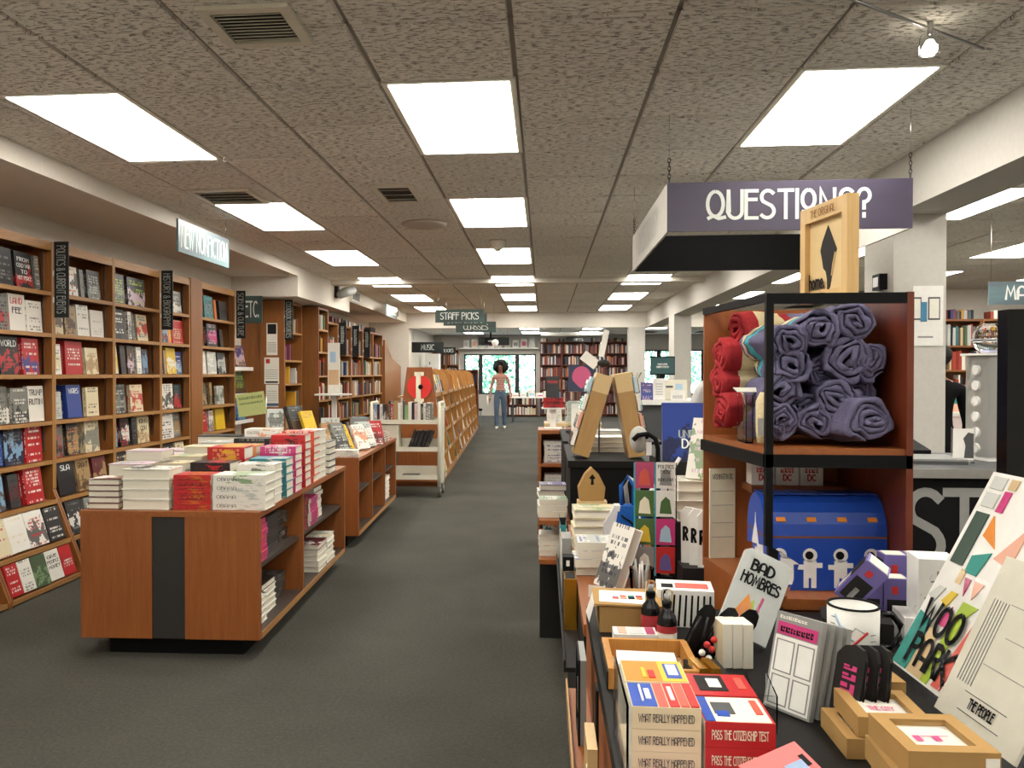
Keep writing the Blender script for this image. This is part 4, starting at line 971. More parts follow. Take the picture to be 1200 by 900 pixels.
RB = [roll_mesh(s, .055, .22, 2.5, ('cloth_purple', 'cloth_teal', 'cloth_cream'), [(.55, .72), (.8, .9)]) for s in (6, 7)]
ROLL = [ # px-derived centres (x, z), radius
 (.738, 1.572, .053, 'topmost, at the right'), (.660, 1.555, .052, 'top row, left of the topmost roll'), (.588, 1.525, .050, 'left edge of the second row'), (.725, 1.488, .062, 'large roll under the topmost one'),
 (.768, 1.482, .047, 'right edge below the top'), (.588, 1.468, .054, 'left edge, third from the top'), (.672, 1.455, .042, 'squeezed in the middle of the pile'), (.572, 1.405, .052, 'left edge, fourth from the top'),
 (.695, 1.392, .055, 'loose one in the middle with a drooping fold'), (.764, 1.405, .044, 'right side, dark in the middle'), (.640, 1.368, .044, 'below the middle of the pile'), (.570, 1.338, .049, 'left edge, second from the shelf'),
 (.650, 1.336, .048, 'bottom middle of the pile'), (.565, 1.314, .028, 'flattened one on the shelf at the left'), (.754, 1.346, .058, 'bottom right, spiral end overhanging the shelf')]
RRN = random.Random(21)
for k, (x, z, r, d) in enumerate(ROLL):
    me = (RB if k in (1, 2, 5) else RM)[k % (2 if k in (1, 2, 5) else 5)]
    y = 2.02 + (.0 if k not in (6, 9, 10) else .04) - (.05 if k == 14 else 0)
    ob = obj('rolled_cloth', me, None, (x, y, z), (R(random.uniform(-6, 6)), random.uniform(0, 6.28), R(random.uniform(-14, 14))), (r*.95/.055,)+(1,)+(r*.95/.055,))
    ob.rotation_mode = 'QUATERNION'
    ob.rotation_quaternion = (Matrix.Rotation(R((RRN.uniform(-8, 6) if k not in (8, 14) else -6 if k == 8 else 12)), 4, 'Z') @ Matrix.Rotation(R(RRN.uniform(-4, 4)), 4, 'X') @ Matrix.Rotation(RRN.uniform(0, 6.28), 4, 'Y')).to_quaternion()
    tag(ob, 'rolled purple cloth on the display unit, '+d, 'rolled cloth', 'rolled purple cloths')
RR = [roll_mesh(s, .052, .2, 2.4, ('cloth_red', 'cloth_cream', 'cloth_purple'), [(.22, .55), (.7, 1.1)]) for s in (11, 12, 13)]
for k, (x, y, z, d) in enumerate([(.475, 2.27, 1.505, 'highest of the red ones, left side of the unit'), (.470, 2.27, 1.43, 'middle of the red ones, left side of the unit'), (.475, 2.24, 1.35, 'lowest of the red ones, behind the clear box'), (.52, 2.27, 1.56, 'half hidden behind the top purple roll')]):
    ob = obj('rolled_cloth', RR[k % 3], None, (x, y, z)); ob.rotation_mode = 'QUATERNION'
    ob.rotation_quaternion = (Matrix.Rotation(R(-84+3*k), 4, 'Z') @ Matrix.Rotation(1.3*k, 4, 'Y')).to_quaternion()
    tag(ob, 'rolled red and cream cloth, '+d, 'rolled cloth', 'rolled red cloths')
q = thing('clear_box', 'clear acrylic box with tagged samples at the left of the shelf', 'box', (.4975, 2.075, 1.277))
MB().box(0, .002, 0, .09, 0, .12).box(.016, .018, 0, .09, 0, .12).box(.002, .016, 0, .002, 0, .12).box(.002, .016, .088, .09, 0, .12).build('walls', 'acrylic', q); B(.002, .016, .002, .088, 0, .003).build('bottom', 'acrylic', q)
tag(MB().obox(Matrix.Rotation(R(12), 4, 'X'), .055, .045, .002).build('price_tag', 'paper', None, (.507, 2.11, 1.409)), 'white price tag lying on the clear acrylic box', 'tag')
tag(MB().obox(Matrix.Rotation(R(-8), 4, 'X') @ Matrix.Rotation(R(10), 4, 'Y'), .09, .03, .002).build('paper_tag', 'paper', None, (.66, 2.03, 1.622)), 'white paper tag on the topmost rolled cloths', 'tag')
q = thing('cream_bundle', 'slim cream cloth bundle beside the black post', 'cloth', (.518, 2.0, 1.284)); MB().tube([(0, 0, 0), (.002, .003, .03), (0, .006, .1), (.003, .01, .12)], [.012, .016, .014, .006], 10).build('cloth', 'cloth_cream', q); B(-.014, .014, -.017, -.015, .02, .06).build('label', 'grey_cloth', q)
# framed home print on top of the unit
q = thing('framed_sign', 'pine framed sign with a black map silhouette and the word home', 'sign', (.688, 2.28, 1.6365), R(-80))
fw, fh = .233, .25; t_ = .026
B(0, fw, 0, .03, 0, t_).build('frame_rail', 'pine', q); B(0, fw, 0, .03, fh-.04, fh).build('frame_rail', 'pine', q); B(0, t_, 0, .03, t_, fh-.04).build('frame_stile', 'pine', q); B(fw-t_, fw, 0, .03, t_, fh-.04).build('frame_stile', 'pine', q)
B(t_, fw-t_, .014, .02, t_, fh-.04).build('panel', simple('pine_panel', '#dcc08c', .6), q)
MB().prism([(.088, .192), (.128, .126), (.112, .10), (.108, .07), (.098, .035), (.085, .022), (.084, .055), (.078, .075), (.066, .085), (.060, .108), (.052, .132), (.062, .155)], 'y', .0125, .014).xf(Matrix.Translation((.028, 0, 0)) @ Matrix.Diagonal((1.05, 1, 1, 1))).build('silhouette', 'black_panel', q)
MB().prism([(.125, .118), (.115, .09), (.108, .062), (.104, .062), (.111, .092), (.121, .12)], 'y', .0115, .0125).xf(Matrix.Translation((.028, 0, 0)) @ Matrix.Diagonal((1.05, 1, 1, 1))).build('river', simple('pine_line', '#cdb27e', .6), q)
text('home.', .036, 'black', q, (.068, .0105, .036), th=.2, fit=.075); text('THE ORIGINAL', .018, 'kraft_dark', q, (fw/2, -.001, fh-.030), th=.14, fit=.12)
# lower shelf: domed lunch boxes, small boxes, map print
lp = [(0, 0), (.17, 0), (.17, .13)]+arc(.085, .13, .085, .095, 0, 180, 10)[1:-1]+[(0, .13)]
LM = MB().prism([(a, b) for a, b in lp], 'x', 0, .072).mesh('lunch_box', 'blue')
for k in range(4):
    q = thing('lunch_box', 'blue domed lunch box with space prints, %s from the front post' % ORD[k], 'lunch box', (.5325+k*.0728, 2.03+.004*k, .926), 0, 'blue domed lunch boxes')
    obj('body', LM, q)
    MB().box(-.0002, .0722, -.0006, .171, .126, .131).build('seam', simple('seamorange', '#7a4a30', .5), q)
    B(.004, .068, .05, .12, .224, .227).build('handle', 'blue', q)
    # astronaut on the front, rocket on the dome
    a = MB(); a.tube([(.035, -.0005, .085), (.035, -.0015, .085)], .017, 14, smooth=False); a.box(.02, .05, -.0015, -.0005, .03, .072); a.box(.006, .02, -.0015, -.0005, .05, .062).box(.05, .064, -.0015, -.0005, .055, .067).box(.02, .032, -.0015, -.0005, .006, .03).box(.038, .05, -.0015, -.0005, .006, .03)
    a.build('astronaut_print', 'white', q); MB().tube([(.033, -.002, .085), (.033, -.0025, .085)], .010, 12, smooth=False).build('visor_print', 'black', q)
    d = MB()
    for zz, yy in ((.17, .012), (.195, .032), (.212, .055)): d.obox(Matrix.Translation((.04, yy-.004, zz)) @ Matrix.Rotation(R(-40), 4, 'X'), .022, .002, .012)
    d.build('rocket_print', 'orange', q)
    if k == 0:
        c_ = MB().prism([(.03, .01), (.14, .01), (.14, .06), (.115, .06), (.115, .10), (.10, .13), (.088, .15), (.085, .175), (.082, .15), (.07, .13), (.055, .10), (.055, .06), (.03, .06)], 'x', -.0012, 0); c_.build('dome_building_print', 'white', q)
o = thing('riser', 'low cherry riser behind the lunch boxes', 'riser', (.56, 2.27, .9255)); B(0, .25, 0, .11, .20, .22).build('top', 'cherry_h', o); B(.03, .042, .06, .11, 0, .2).build('leg', 'cherry', o); B(.238, .25, 0, .11, 0, .2).build('leg', 'cherry', o)
for k in range(3):
    q = thing('gift_box', 'small white box with red script, %s behind the lunch boxes' % ORD[k], 'box', (.563+k*.064, 2.28, 1.147), 0, 'small white boxes'); B(0, .06, 0, .06, 0, .065).build('box', 'white', q)
    marks(q, 'red', .034, .014, (.03, 0, .034), seed=k+5, n=4); text('DC', .016, 'red', q, (.03, -.001, .013), th=.2, fit=.02)
q = thing('map_print', 'cream map print standing in the lower left of the unit', 'print', (.468, 2.36, .926), R(12)); B(0, .075, 0, .006, 0, .255).build('board', 'cream', q)
text('WASHINGTON DC', .014, 'black', q, (.037, -.001, .225), th=.14, fit=.06)
for a, b in ((.02, .19), (.05, .15), (.03, .1), (.06, .06)): B(.006, .07, -.001, 0, b, b+.0012).build('map_line', 'grey', q)

# ---------------------------------------------------------------- small goods on the counter
def carton(name, label, x, y, z, w, d, h, rz, mat, deco=(), group=None, cat='box', tilt=None):
    q = thing(name, label, cat, (x, y, z), R(rz), group)
    B(0, w, 0, d, 0, h).build('box', mat, q)
    for (face, a, b, c, e, m) in deco:
        if face == 'f': B(w*a, w*b, -.0012, 0, h*c, h*e).build('print', m, q)
        elif face == 't': B(w*a, w*b, d*c, d*e, h, h+.0012).build('print', m, q)
        elif face == 'l': B(-.0012, 0, d*a, d*b, h*c, h*e).build('print', m, q)
    return q
cap = [('f', .12, .88, .08, .62, 'black_panel'), ('f', .4, .6, .12, .4, 'white'), ('f', .3, .55, .72, .86, 'red'), ('t', .1, .9, .1, .9, 'cream'), ('l', .1, .9, .5, .92, 'black_panel'), ('l', .4, .6, .1, .5, 'cream')]
carton('ornament_box', 'purple ornament box, left of the upright pair', .665, 1.80, CT+.001, .05, .05, .115, -6, 'purple_box', cap, 'purple ornament boxes')
carton('ornament_box', 'purple ornament box, right of the upright pair', .717, 1.795, CT+.001, .05, .05, .115, -6, 'purple_box', cap, 'purple ornament boxes')
carton('ornament_box', 'taller purple ornament box behind the pair, at its left', .745, 1.865, CT+.001, .05, .05, .15, -4, 'purple_box', cap, 'purple ornament boxes')
carton('ornament_box', 'taller purple ornament box behind the pair, at its right', .797, 1.865, CT+.001, .05, .05, .15, -4, 'purple_box', cap, 'purple ornament boxes')
q = carton('ornament_box', 'purple ornament box tipped on its side behind the grid pads', .600, 1.75, CT+.095, .05, .05, .10, -20, 'purple_box', cap, 'purple ornament boxes'); q.rotation_euler = (R(10), R(38), R(-20))
tag(B(0, .13, 0, .09, 0, .055).build('support_box', 'black_panel', None, (.56, 1.70, CT+.001), (0, 0, R(-15))), 'low black box under the tipped ornament box', 'box')
carton('white_box', 'white box with a twig drawing beside the mug', .745, 1.70, CT+.065, .075, .08, .115, -8, 'white', [('f', .15, .85, .3, .34, 'grey'), ('f', .45, .5, .2, .8, 'grey'), ('f', .3, .48, .6, .63, 'grey'), ('f', .1, .9, .06, .14, 'purple_box')])
carton('white_box', 'white barcode box under the twig-drawing box', .715, 1.69, CT+.001, .10, .09, .063, -8, 'white', [('f', .1+.07*k, .13+.07*k, .2, .75, 'black') for k in range(4)])
# mug
q = thing('mug', 'white mug with coloured metro lines and black handle', 'mug', (.596, 1.635, CT+.001))
MB().lathe([(.04, 0), (.046, .004), (.047, .103), (.044, .103), (.042, .01), (.0, .008)], n=32, cap=False).build('cup', 'white', q)
MB().lathe([(.0475, .1005), (.0475, .104), (.0435, .104), (.0435, .1005)], n=32, cap=False).build('rim', 'black', q)
MB().tube([(.045*1, -.0, .085), (.072, .0, .085), (.088, 0, .065), (.086, 0, .04), (.07, 0, .022), (.044, 0, .02)], .0065, 10).build('handle', 'black_gloss', q)
def on_mug(pts, m, wd=.004):
    v = []; r = .0478
    for th, z in pts: v.append((r*math.cos(R(th)), r*math.sin(R(th)), z))
    mb = MB().tube(v, wd/2, 5); mb.build('metro_line', m, q)
on_mug([(-170, .030), (-150, .030), (-130, .028), (-112, .034), (-92, .052), (-78, .062)], 'red', .005); on_mug([(-160, .018), (-140, .020), (-120, .016), (-90, .014), (-60, .015)], 'blue', .006)
on_mug([(-150, .09), (-138, .07), (-125, .066), (-118, .05), (-108, .045)], 'skyp', .005); on_mug([(-150, .055), (-140, .05), (-125, .045), (-105, .07), (-85, .06)], 'grey', .002)
for k in range(4): on_mug([(-170+3*k, .045+.013*k), (-158+3*k, .045+.013*k)], 'grey_dark', .0015); on_mug([(-70, .02+.012*k), (-56, .02+.012*k)], 'grey_dark', .0015)
# kraft boxes with windows
def kraft(x, y, z, w, d, h, rz, label, s):
    q = thing('kraft_box', label, 'box', (x, y, z), R(rz), 'kraft boxes with windows'); e = w*.17
    MB().box(0, w, 0, d, 0, h*.7).build('tray', 'kraft', q)
    MB().box(0, w, 0, e, h*.7, h).box(0, w, d-e, d, h*.7, h).box(0, e, e, d-e, h*.7, h).box(w-e, w, e, d-e, h*.7, h).build('lid', 'kraft', q)
    B(e, w-e, e, d-e, h*.7, h*.72).build('card', 'paper', q); B(e, w-e, e, d-e, h*.93, h*.95).build('window', 'film', q)
    (text(s, d*.12, 'pink', q, (w/2, d*.42, h*.76), (R(-90), 0, 0), th=.16, fit=w*.35) if s in ('IT', 'THE CITY') else marks(q, 'pink', w*.35, d*.1, (w/2, d*.42, h*.73), (R(-90), 0, 0), 8, 5))
    return q
kraft(.437, 1.02, CT+.001, .108, .112, .031, 0, 'kraft window box at the bottom of the nearest stack', 'NOTE')
kraft(.425, 1.025, CT+.033, .108, .112, .031, -3, 'kraft window box second in the nearest stack', 'NOTE')
qq = kraft(.437, 1.02, CT+.065, .108, .112, .031, 2, 'kraft window box on top of the nearest stack', 'IT')
B(.09, .106, -.001, 0, .004, .024).build('sticker', 'paper', qq)
kraft(.43, 1.20, CT+.001, .10, .11, .029, 0, 'kraft window box at the bottom of the middle stack', 'CARDS')
kraft(.447, 1.205, CT+.031, .10, .11, .029, -2, 'kraft window box on top of the middle stack', 'THE CITY')
kraft(.475, 1.345, CT+.001, .095, .10, .029, 0, 'kraft window box at the bottom of the farthest stack', 'CARDS')
kraft(.478, 1.342, CT+.031, .095, .10, .029, 3, 'kraft window box on top of the farthest stack', 'CO')
# leaning prints at the right
def polys(q, w, h, L, y=-.0025):
    for pts, m in L: MB().prism([(a*w, b*h) for a, b in pts], 'y', y, -.001).build('print_shape', m, q)
for nm, c in (('c_green', '#3c4f44'), ('c_pink', '#c43a78'), ('c_blush', '#dca48c'), ('c_sand', '#cdb083'), ('c_lgrey', '#c9cac4'), ('c_coral', '#cf5a4c'), ('c_lime', '#9db52c'), ('c_rose', '#b0486c')): simple(nm, c, .4)
q = thing('art_print', 'abstract coloured print with letters WOO PARK leaning at the right', 'print', (.648, 1.585, CT+.012)); q.rotation_euler = (R(-27), 0, R(-88))
w, h = .25, .40
B(0, w, 0, .006, 0, h).build('board', 'white', q)
polys(q, w, h, [([(.06, .54), (.22, .54), (.22, .80), (.06, .80)], 'c_green'), ([(.27, .70), (.46, .66), (.28, .80)], 'orange'), ([(.27, .60), (.46, .64), (.42, .52), (.28, .52)], 'teal'), ([(.5, .62), (.7, .8), (.7, .60)], 'c_blush'),
 ([(.06, .83), (.22, .83), (.22, .90), (.06, .90)], 'c_lgrey'), ([(.06, .92), (.22, .92), (.22, .98), (.06, .98)], 'c_lgrey'), ([(.26, .82), (.34, .82), (.34, .92), (.26, .92)], 'c_pink'), ([(.27, .93), (.36, .93), (.36, .98), (.27, .98)], 'c_sand'),
 ([(.24, .53), (.30, .53), (.30, .46), (.24, .46)], 'c_sand'), ([(.32, .5), (.40, .5), (.40, .42)], 'c_rose'), ([(.44, .5), (.56, .5), (.5, .42)], 'c_blush'), ([(.02, .36), (.10, .42), (.18, .42), (.12, .34)], 'c_lgrey'), ([(.20, .36), (.26, .42), (.34, .42), (.28, .34)], 'yellow'),
 ([(.01, .01), (.20, .01), (.22, .26), (.03, .28)], 'teal'), ([(.22, .01), (.42, .01), (.36, .20), (.24, .24)], 'c_sand'), ([(.42, .01), (.5, .01), (.54, .34), (.62, .40), (.44, .40), (.42, .3)], 'c_lime'), ([(.55, .02), (.66, .02), (.74, .3), (.66, .34)], 'c_coral'), ([(.27, .26), (.40, .26), (.36, .36)], 'c_pink'), ([(.72, .1), (.95, .1), (.95, .38), (.8, .34)], 'c_lgrey'), ([(.72, .45), (.95, .45), (.95, .6), (.75, .58)], 'c_lgrey')])
text('WOO', .052, 'black', q, (.045*1.9, -.004, .085), th=.18, fit=.12); text('PARK', .05, 'black', q, (.045*2.3, -.004, .022), th=.18, fit=.13)
B(-.004, w+.004, -.008, -.0072, -.002, h*.52).build('clear_sleeve', 'film', q)
q = thing('art_print', 'cream technical drawing print titled The People, leaning at the right', 'print', (.628, 1.375, CT+.012)); q.rotation_euler = (R(-25), 0, R(-86))
w, h = .20, .27; B(0, w, 0, .005, 0, h).build('board', simple('printcream', '#d9d5c4', .6), q)
for k in range(6): B(.02+.007*k, .021+.007*k, -.001, 0, .06, .2).build('drawn_line', 'grey', q)
for a, b, c, e in ((.06, .17, .2, .2012), (.06, .17, .1, .1012), (.08, .15, .15, .1512), (.1, .14, .24, .2412), (.1, .14, .232, .2332)): B(a, b, -.001, 0, c, e).build('drawn_line', 'grey', q)
B(.05, .15, -.001, 0, .02, .0212).build('drawn_line', 'grey_dark', q); B(.05, .15, -.001, 0, .05, .0512).build('drawn_line', 'grey_dark', q)
text('THE PEOPLE', .014, 'black', q, (.1, -.0015, .03), th=.2, fit=.06)
B(-.003, w+.003, -.004, -.0034, -.002, h+.004).build('clear_sleeve', 'film', q)
q = thing('easel', 'clear acrylic easel behind the leaning prints', 'easel', (.69, 1.18, CT+.001)); MB().prism([(-.03, 0), (.10, 0), (.06, .16), (.052, .16), (-.03, .008)], 'y', 0, .008).build('side', 'acrylic', q); MB().prism([(-.03, 0), (.10, 0), (.06, .16), (.052, .16), (-.03, .008)], 'y', .37, .378).build('side', 'acrylic', q)
# black post of the next display at the right picture edge
q = thing('display_rack', 'glossy black upright of a display rack at the right picture edge', 'rack', (.862, 1.61, 0)); B(0, .035, 0, .035, CT+.001, 1.57).build('post', 'black_gloss', q); B(0, .035, -.5, 0, 1.535, 1.57).build('top_rail', 'black_gloss', q) if False else None
B(.035, .45, 0, .035, 1.53, 1.57).build('top_rail', 'black_gloss', q); B(.41, .445, 0, .035, CT+.001, 1.53).build('post', 'black_gloss', q); B(.035, .41, .005, .03, .95, .98).build('cross_rail', 'black_gloss', q)
for k in range(4): MB().tube([(-.0015, .01, 1.02+.07*k), (-.0005, .01, 1.035+.07*k)], .0015, 6).build('screw', 'steel', q)

# ---------------------------------------------------------------- small books in the acrylic tray
q = thing('acrylic_tray', 'clear acrylic tray around the stacks of little books', 'tray', (.105, 1.05, CT+.001))
MB().box(0, .003, 0, .19, 0, .125).box(0, .215, .187, .19, 0, .06).box(.003, .215, 0, .19, 0, .003).build('tray', 'acrylic', q)
def little(x, y, n, t, cs, nm, top, ti):
    w, h = .082, .088
    for k in range(n):
        pos = 'topmost' if k == n-1 else ORD[n-1-k]+' from the top' if k else 'bottom'
        b = book((x+h, y, CT+.005+(k+1)*t), (R(-90), 0, R(90)), w, t-.0006, h, cs, '%s little book in the %s stack' % (pos, nm), 'little books in the acrylic tray', False, False)
        b.rotation_euler = (R(-90), 0, R(90))
        if ti: title(b, ti, 'black', onspine=True, v=.93, size=.5, w=.86) if False else None
        mb, wd = text_mb(ti, 1, .14); k_ = .8/wd
        mb.v = [(-.008+_*.2, .5-(c-.5)*.34, .5-a*k_) for a, _, c in mb.v]; mb.build('spine_title', 'grey_dark' if cs[0] != 'r' else 'cream', b); b['c2'] = b['c1']
        if k == n-1:
            for ti_, (u0, u1, v0, v1, m_) in enumerate(top): B(u0, u1, -.02-.012*ti_, 0, v0, v1).build('cover_print', m_, b)
LT = []
little(.113, 1.062, 4, .029, 'ccc', 'front left tray', [(.02, .98, .62, .98, 'blue'), (.02, .98, .46, .60, 'c_coral'), (.02, .98, .30, .44, 'red'), (.02, .98, .16, .28, 'c_coral'), (.02, .98, .02, .14, 'red'), (.3, .7, .68, .76, 'white'), (.25, .8, .34, .40, 'white'), (.2, .85, .8, .83, 'white')], 'WHAT REALLY HAPPENED'); little(.113, 1.15, 4, .029, 'coc', 'rear left tray', [(.02, .98, .4, .98, 'orange'), (.02, .98, .02, .4, 'yellow'), (.15, .85, .08, .32, 'blue'), (.3, .8, .12, .28, 'white'), (.15, .5, .5, .6, 'red'), (.15, .6, .64, .7, 'yellow')], 'WHAT REALLY HAPPENED')
little(.206, 1.064, 3, .033, 'rrr', 'front right tray', [(.02, .98, .04, .98, 'cream'), (.02, .98, .84, .98, 'blue'), (.3, .75, .5, .8, 'grey_dark'), (.2, .4, .6, .78, 'blue'), (.3, .85, .1, .2, 'c_coral')], 'PASS THE CITIZENSHIP TEST'); little(.206, 1.152, 3, .033, 'rrr', 'rear right tray', [(.2, .9, .4, .85, 'black_panel'), (.35, .75, .48, .68, 'paper'), (.3, .8, .1, .22, 'c_coral')], 'PASS THE CITIZENSHIP TEST')
b = book((.112, 1.02, CT+.02), (R(-90), 0, 0), .14, .018, .035, 'poP', 'magenta and orange book at the bottom edge of the picture', None, False, False)
b.location = (.112, .94, CT+.02); b.scale = (.15, .018, .105); title(b, 'BIG', 'white', .6, .75, .14, .4)
# wooden tray, black bin with red cards
q = thing('wooden_tray', 'shallow pine tray behind the black bin of red cards', 'tray', (.235, .985, CT+.001)); MB().box(0, .19, .055, .065, 0, .035).box(0, .01, 0, .055, 0, .035).box(.18, .19, 0, .055, 0, .035).build('walls', 'pine', q); B(.01, .18, 0, .055, 0, .006).build('bottom', 'pine', q)
q = thing('card_bin', 'black plastic bin full of red cards at the bottom of the picture', 'bin', (.27, .90, CT+.001)); MB().box(0, .13, .082, .086, 0, .05).box(0, .004, 0, .082, 0, .05).box(.126, .13, 0, .082, 0, .05).box(.004, .126, 0, .004, 0, .04).build('walls', 'black', q); B(.004, .126, .004, .082, 0, .004).build('bottom', 'black', q)
q = thing('red_card', 'red hanging card with a bandage picture lying on the bin', 'card', (.268, .945, CT+.052)); q.rotation_euler = (R(25), R(-4), R(35))
MB().prism([(0, 0), (.10, 0), (.10, .068), (.0, .068)], 'z', 0, .0015).build('card', 'redcard', q)
MB().prism([(.03+.012*a, .025+.03*b_) for a, b_ in ((0, 0), (1, .3), (1.6, .3), (2.4, 0), (2.8, .6), (2, 1), (1.4, .8), (.4, 1))], 'z', .0015, .0022).build('bandage_print', 'purple_box', q) if False else B(.055, .085, .028, .045, .0015, .0022).build('bandage_print', simple('bandage', '#8aa0c0', .5), q)
MB().tube([(.02, .02, .003), (.045, .034, .003)], [.008, .009], 10).build('tin', simple('tin', '#b89c5e', .4), q); B(.085, .093, .034, .05, .0015, .0024).build('hang_slot', 'black', q)
for k in range(4): tag(MB().obox(Matrix.Rotation(R(12+5*k), 4, 'Y'), .0015, .06, .075).build('red_card', 'redcard', None, (.335+.016*k, .945, CT+.046), (0, 0, R(-14))), 'red card standing in the black bin, %s from the lying card' % ORD[k], 'card', 'red cards in the bin')
# lidded cardboard box, card set, kraft tray with note pad
q = thing('cardboard_box', 'kraft box with a white colour-chart label, lid corner folded', 'box', (.118, 1.745, CT+.001)); B(0, .135, 0, .12, 0, .055).build('box', 'kraft', q)
MB().add([(-.012, -.006, .062), (.14, -.008, .06), (.138, .125, .062), (-.01, .122, .063), (-.012, -.006, .058), (.14, -.008, .056), (.138, .125, .058), (-.01, .122, .059)], [(0, 1, 2, 3), (7, 6, 5, 4), (0, 4, 5, 1), (1, 5, 6, 2), (2, 6, 7, 3), (3, 7, 4, 0)]).build('lid', 'kraft', q)
MB().add([(-.012, -.006, .062), (-.01, .09, .063), (-.025, .08, .02), (-.022, .0, .02)], [(0, 1, 2, 3)]).build('label_flap', 'white', q)
lb = MB().add([(0, .012, .0628), (.095, .0, .0615), (.105, .09, .0635), (.005, .10, .0635)], [(0, 1, 2, 3)]).build('label', 'white', q)
for k, m in enumerate(('c_coral', 'c_blush', 'black', 'orange', 'skyp', 'c_coral', 'teal', 'c_rose')): B(.03+.017*(k % 4), .043+.017*(k % 4), .032+.014*(k//4), .043+.014*(k//4), .0635, .0648).build('colour_swatch', m, lb)
carton('card_set', 'flat pink and white card set in front of the cardboard box', .14, 1.64, CT+.001, .085, .05, .03, 0, 'white', [('t', .1, .3, .1, .9, 'c_blush'), ('t', .35, .7, .1, .9, 'c_lgrey'), ('t', .75, .95, .1, .9, 'c_rose')])
q = thing('kraft_tray', 'open kraft tray holding a white note pad', 'tray', (.112, 1.43, CT+.001)); MB().box(0, .16, 0, .01, 0, .036).box(0, .012, .01, .17, 0, .036).box(.148, .16, .01, .17, 0, .036).box(.012, .148, .16, .17, 0, .036).build('walls', 'oak', q); B(.012, .148, .01, .16, 0, .004).build('bottom', 'kraft', q)
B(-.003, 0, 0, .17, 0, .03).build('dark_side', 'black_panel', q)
q = thing('note_pad', 'white note pad in a clear sleeve in the kraft tray', 'note pad', (.13, 1.455, CT+.006), R(-3)); B(0, .105, 0, .075, 0, .03).build('pad', 'white', q); B(-.004, .112, -.003, .08, .031, .0318).build('sleeve', 'film', q)
# spray bottles
for k, (x, y) in enumerate([(.222, 1.725), (.245, 1.655)]):
    q = thing('spray_bottle', 'dark glass spray bottle with a red label, %s of the two' % ('farther' if k == 0 else 'nearer'), 'bottle', (x, y, CT+.001))
    MB().lathe([(0, 0), (.018, 0), (.0195, .003), (.0195, .055), (.017, .066), (.009, .076), (.0085, .085)], n=20).build('bottle', 'black_gloss', q)
    MB().lathe([(.0197, .008), (.0197, .048)], n=20, cap=False).build('label', simple('redlabel', '#a83238', .5), q); MB().lathe([(.0199, .016), (.0199, .034)], n=20, cap=False).build('label_panel', 'paper', q) if k else None
    MB().lathe([(.0095, .083), (.0095, .094), (.007, .096)], n=16).build('collar', 'black', q); MB().lathe([(.011, .088), (.0115, .112), (.008, .117), (.0, .117)], n=16, cap=False).build('clear_cap', 'film', q); MB().lathe([(.006, .096), (.006, .108), (.0, .109)], n=12).build('nozzle', 'grey', q)
# black-and-white packet, hair tie packs, wrapped BAD HOMBRES shirt
q = thing('striped_packet', 'black-and-white striped packet with a red printed band', 'packet', (.245, 1.80, CT+.001), R(-6)); B(0, .12, 0, .09, 0, .08).build('packet', 'white', q)
for k in range(9): MB().prism([(.004+.013*k, .002), (.009+.013*k, .002), (.014+.0125*k, .07), (.010+.0125*k, .07)], 'y', -.0012, 0).build('stripe', 'black', q)
B(.04, .11, .02, .06, .08, .0812).build('red_band', 'c_coral', q); B(.01, .035, .02, .05, .08, .0812).build('print', 'black', q)
for k, (x, y, a) in enumerate([(.252, 1.59, 24), (.287, 1.60, 30), (.322, 1.61, 34)]):
    q = thing('hair_tie_pack', 'black wrapped hair-tie pack leaning right, %s from the bottles' % ORD[k], 'packet', (x, y, CT+.002), R(-10), 'black hair-tie packs'); q.rotation_euler = (R(-12), R(a), R(-15))
    MB().prism([(0, 0), (.034, 0), (.034, .10), (.028, .118), (.017, .124), (.006, .118), (0, .10)], 'y', 0, .005).build('card', 'black', q)
    MB().tube([(.008, -.003, .095), (.006, -.004, .05), (.01, -.004, .015), (.02, -.004, .008), (.028, -.004, .02), (.028, -.004, .06), (.02, -.003, .1)], .0028, 6).build('elastic', 'black_gloss', q)
    B(-.002, .036, -.007, -.0065, 0, .12).build('wrapper', 'film', q)
BAL = [(.302, 1.545, .945, 'cloth_red'), (.293, 1.545, .93, 'white'), (.312, 1.55, .935, 'cloth_red'), (.305, 1.543, .92, 'white'), (.297, 1.546, .915, 'cloth_red'), (.318, 1.56, .95, 'cloth_red'), (.296, 1.541, .905, 'white')]
q = thing('bobble_bunch', 'bunch of red and white bobbles in front of black packs', 'bobbles', (.30, 1.545, CT+.001))
for x, y, z, m in BAL: MB().ball((x-.30, y-1.545, z-CT), .0062, 12, 8).build('bobble', m if m != 'cloth_red' else 'red', q)
q = thing('wrapped_shirt', 'grey wrapped shirt pack printed BAD HOMBRES leaning on the post', 'packet', (.345, 1.66, CT+.052)); q.rotation_euler = (R(-30), R(25), R(-8))
MB().prism([(0, 0), (.10, 0), (.10, .17), (.09, .178), (.01, .178), (0, .17)], 'y', 0, .02).build('shirt', simple('shirtgrey', '#b4b8b4', .5), q)
text('BAD', .022, 'black', q, (.045, -.0012, .135), th=.2, fit=.045); text('HOMBRES', .022, 'black', q, (.05, -.0012, .104), th=.2, fit=.078)
for pts, m in (([(.02, .04), (.035, .085), (.05, .06), (.04, .035)], 'orange'), ([(.035, .05), (.05, .08), (.055, .05)], 'c_lime'), ([(.055, .02), (.062, .09), (.067, .088), (.062, .02)], 'c_rose'), ([(.02, .03), (.03, .05), (.045, .03)], 'c_coral')): MB().prism(pts, 'y', -.0012, 0).build('print_shape', m, q)
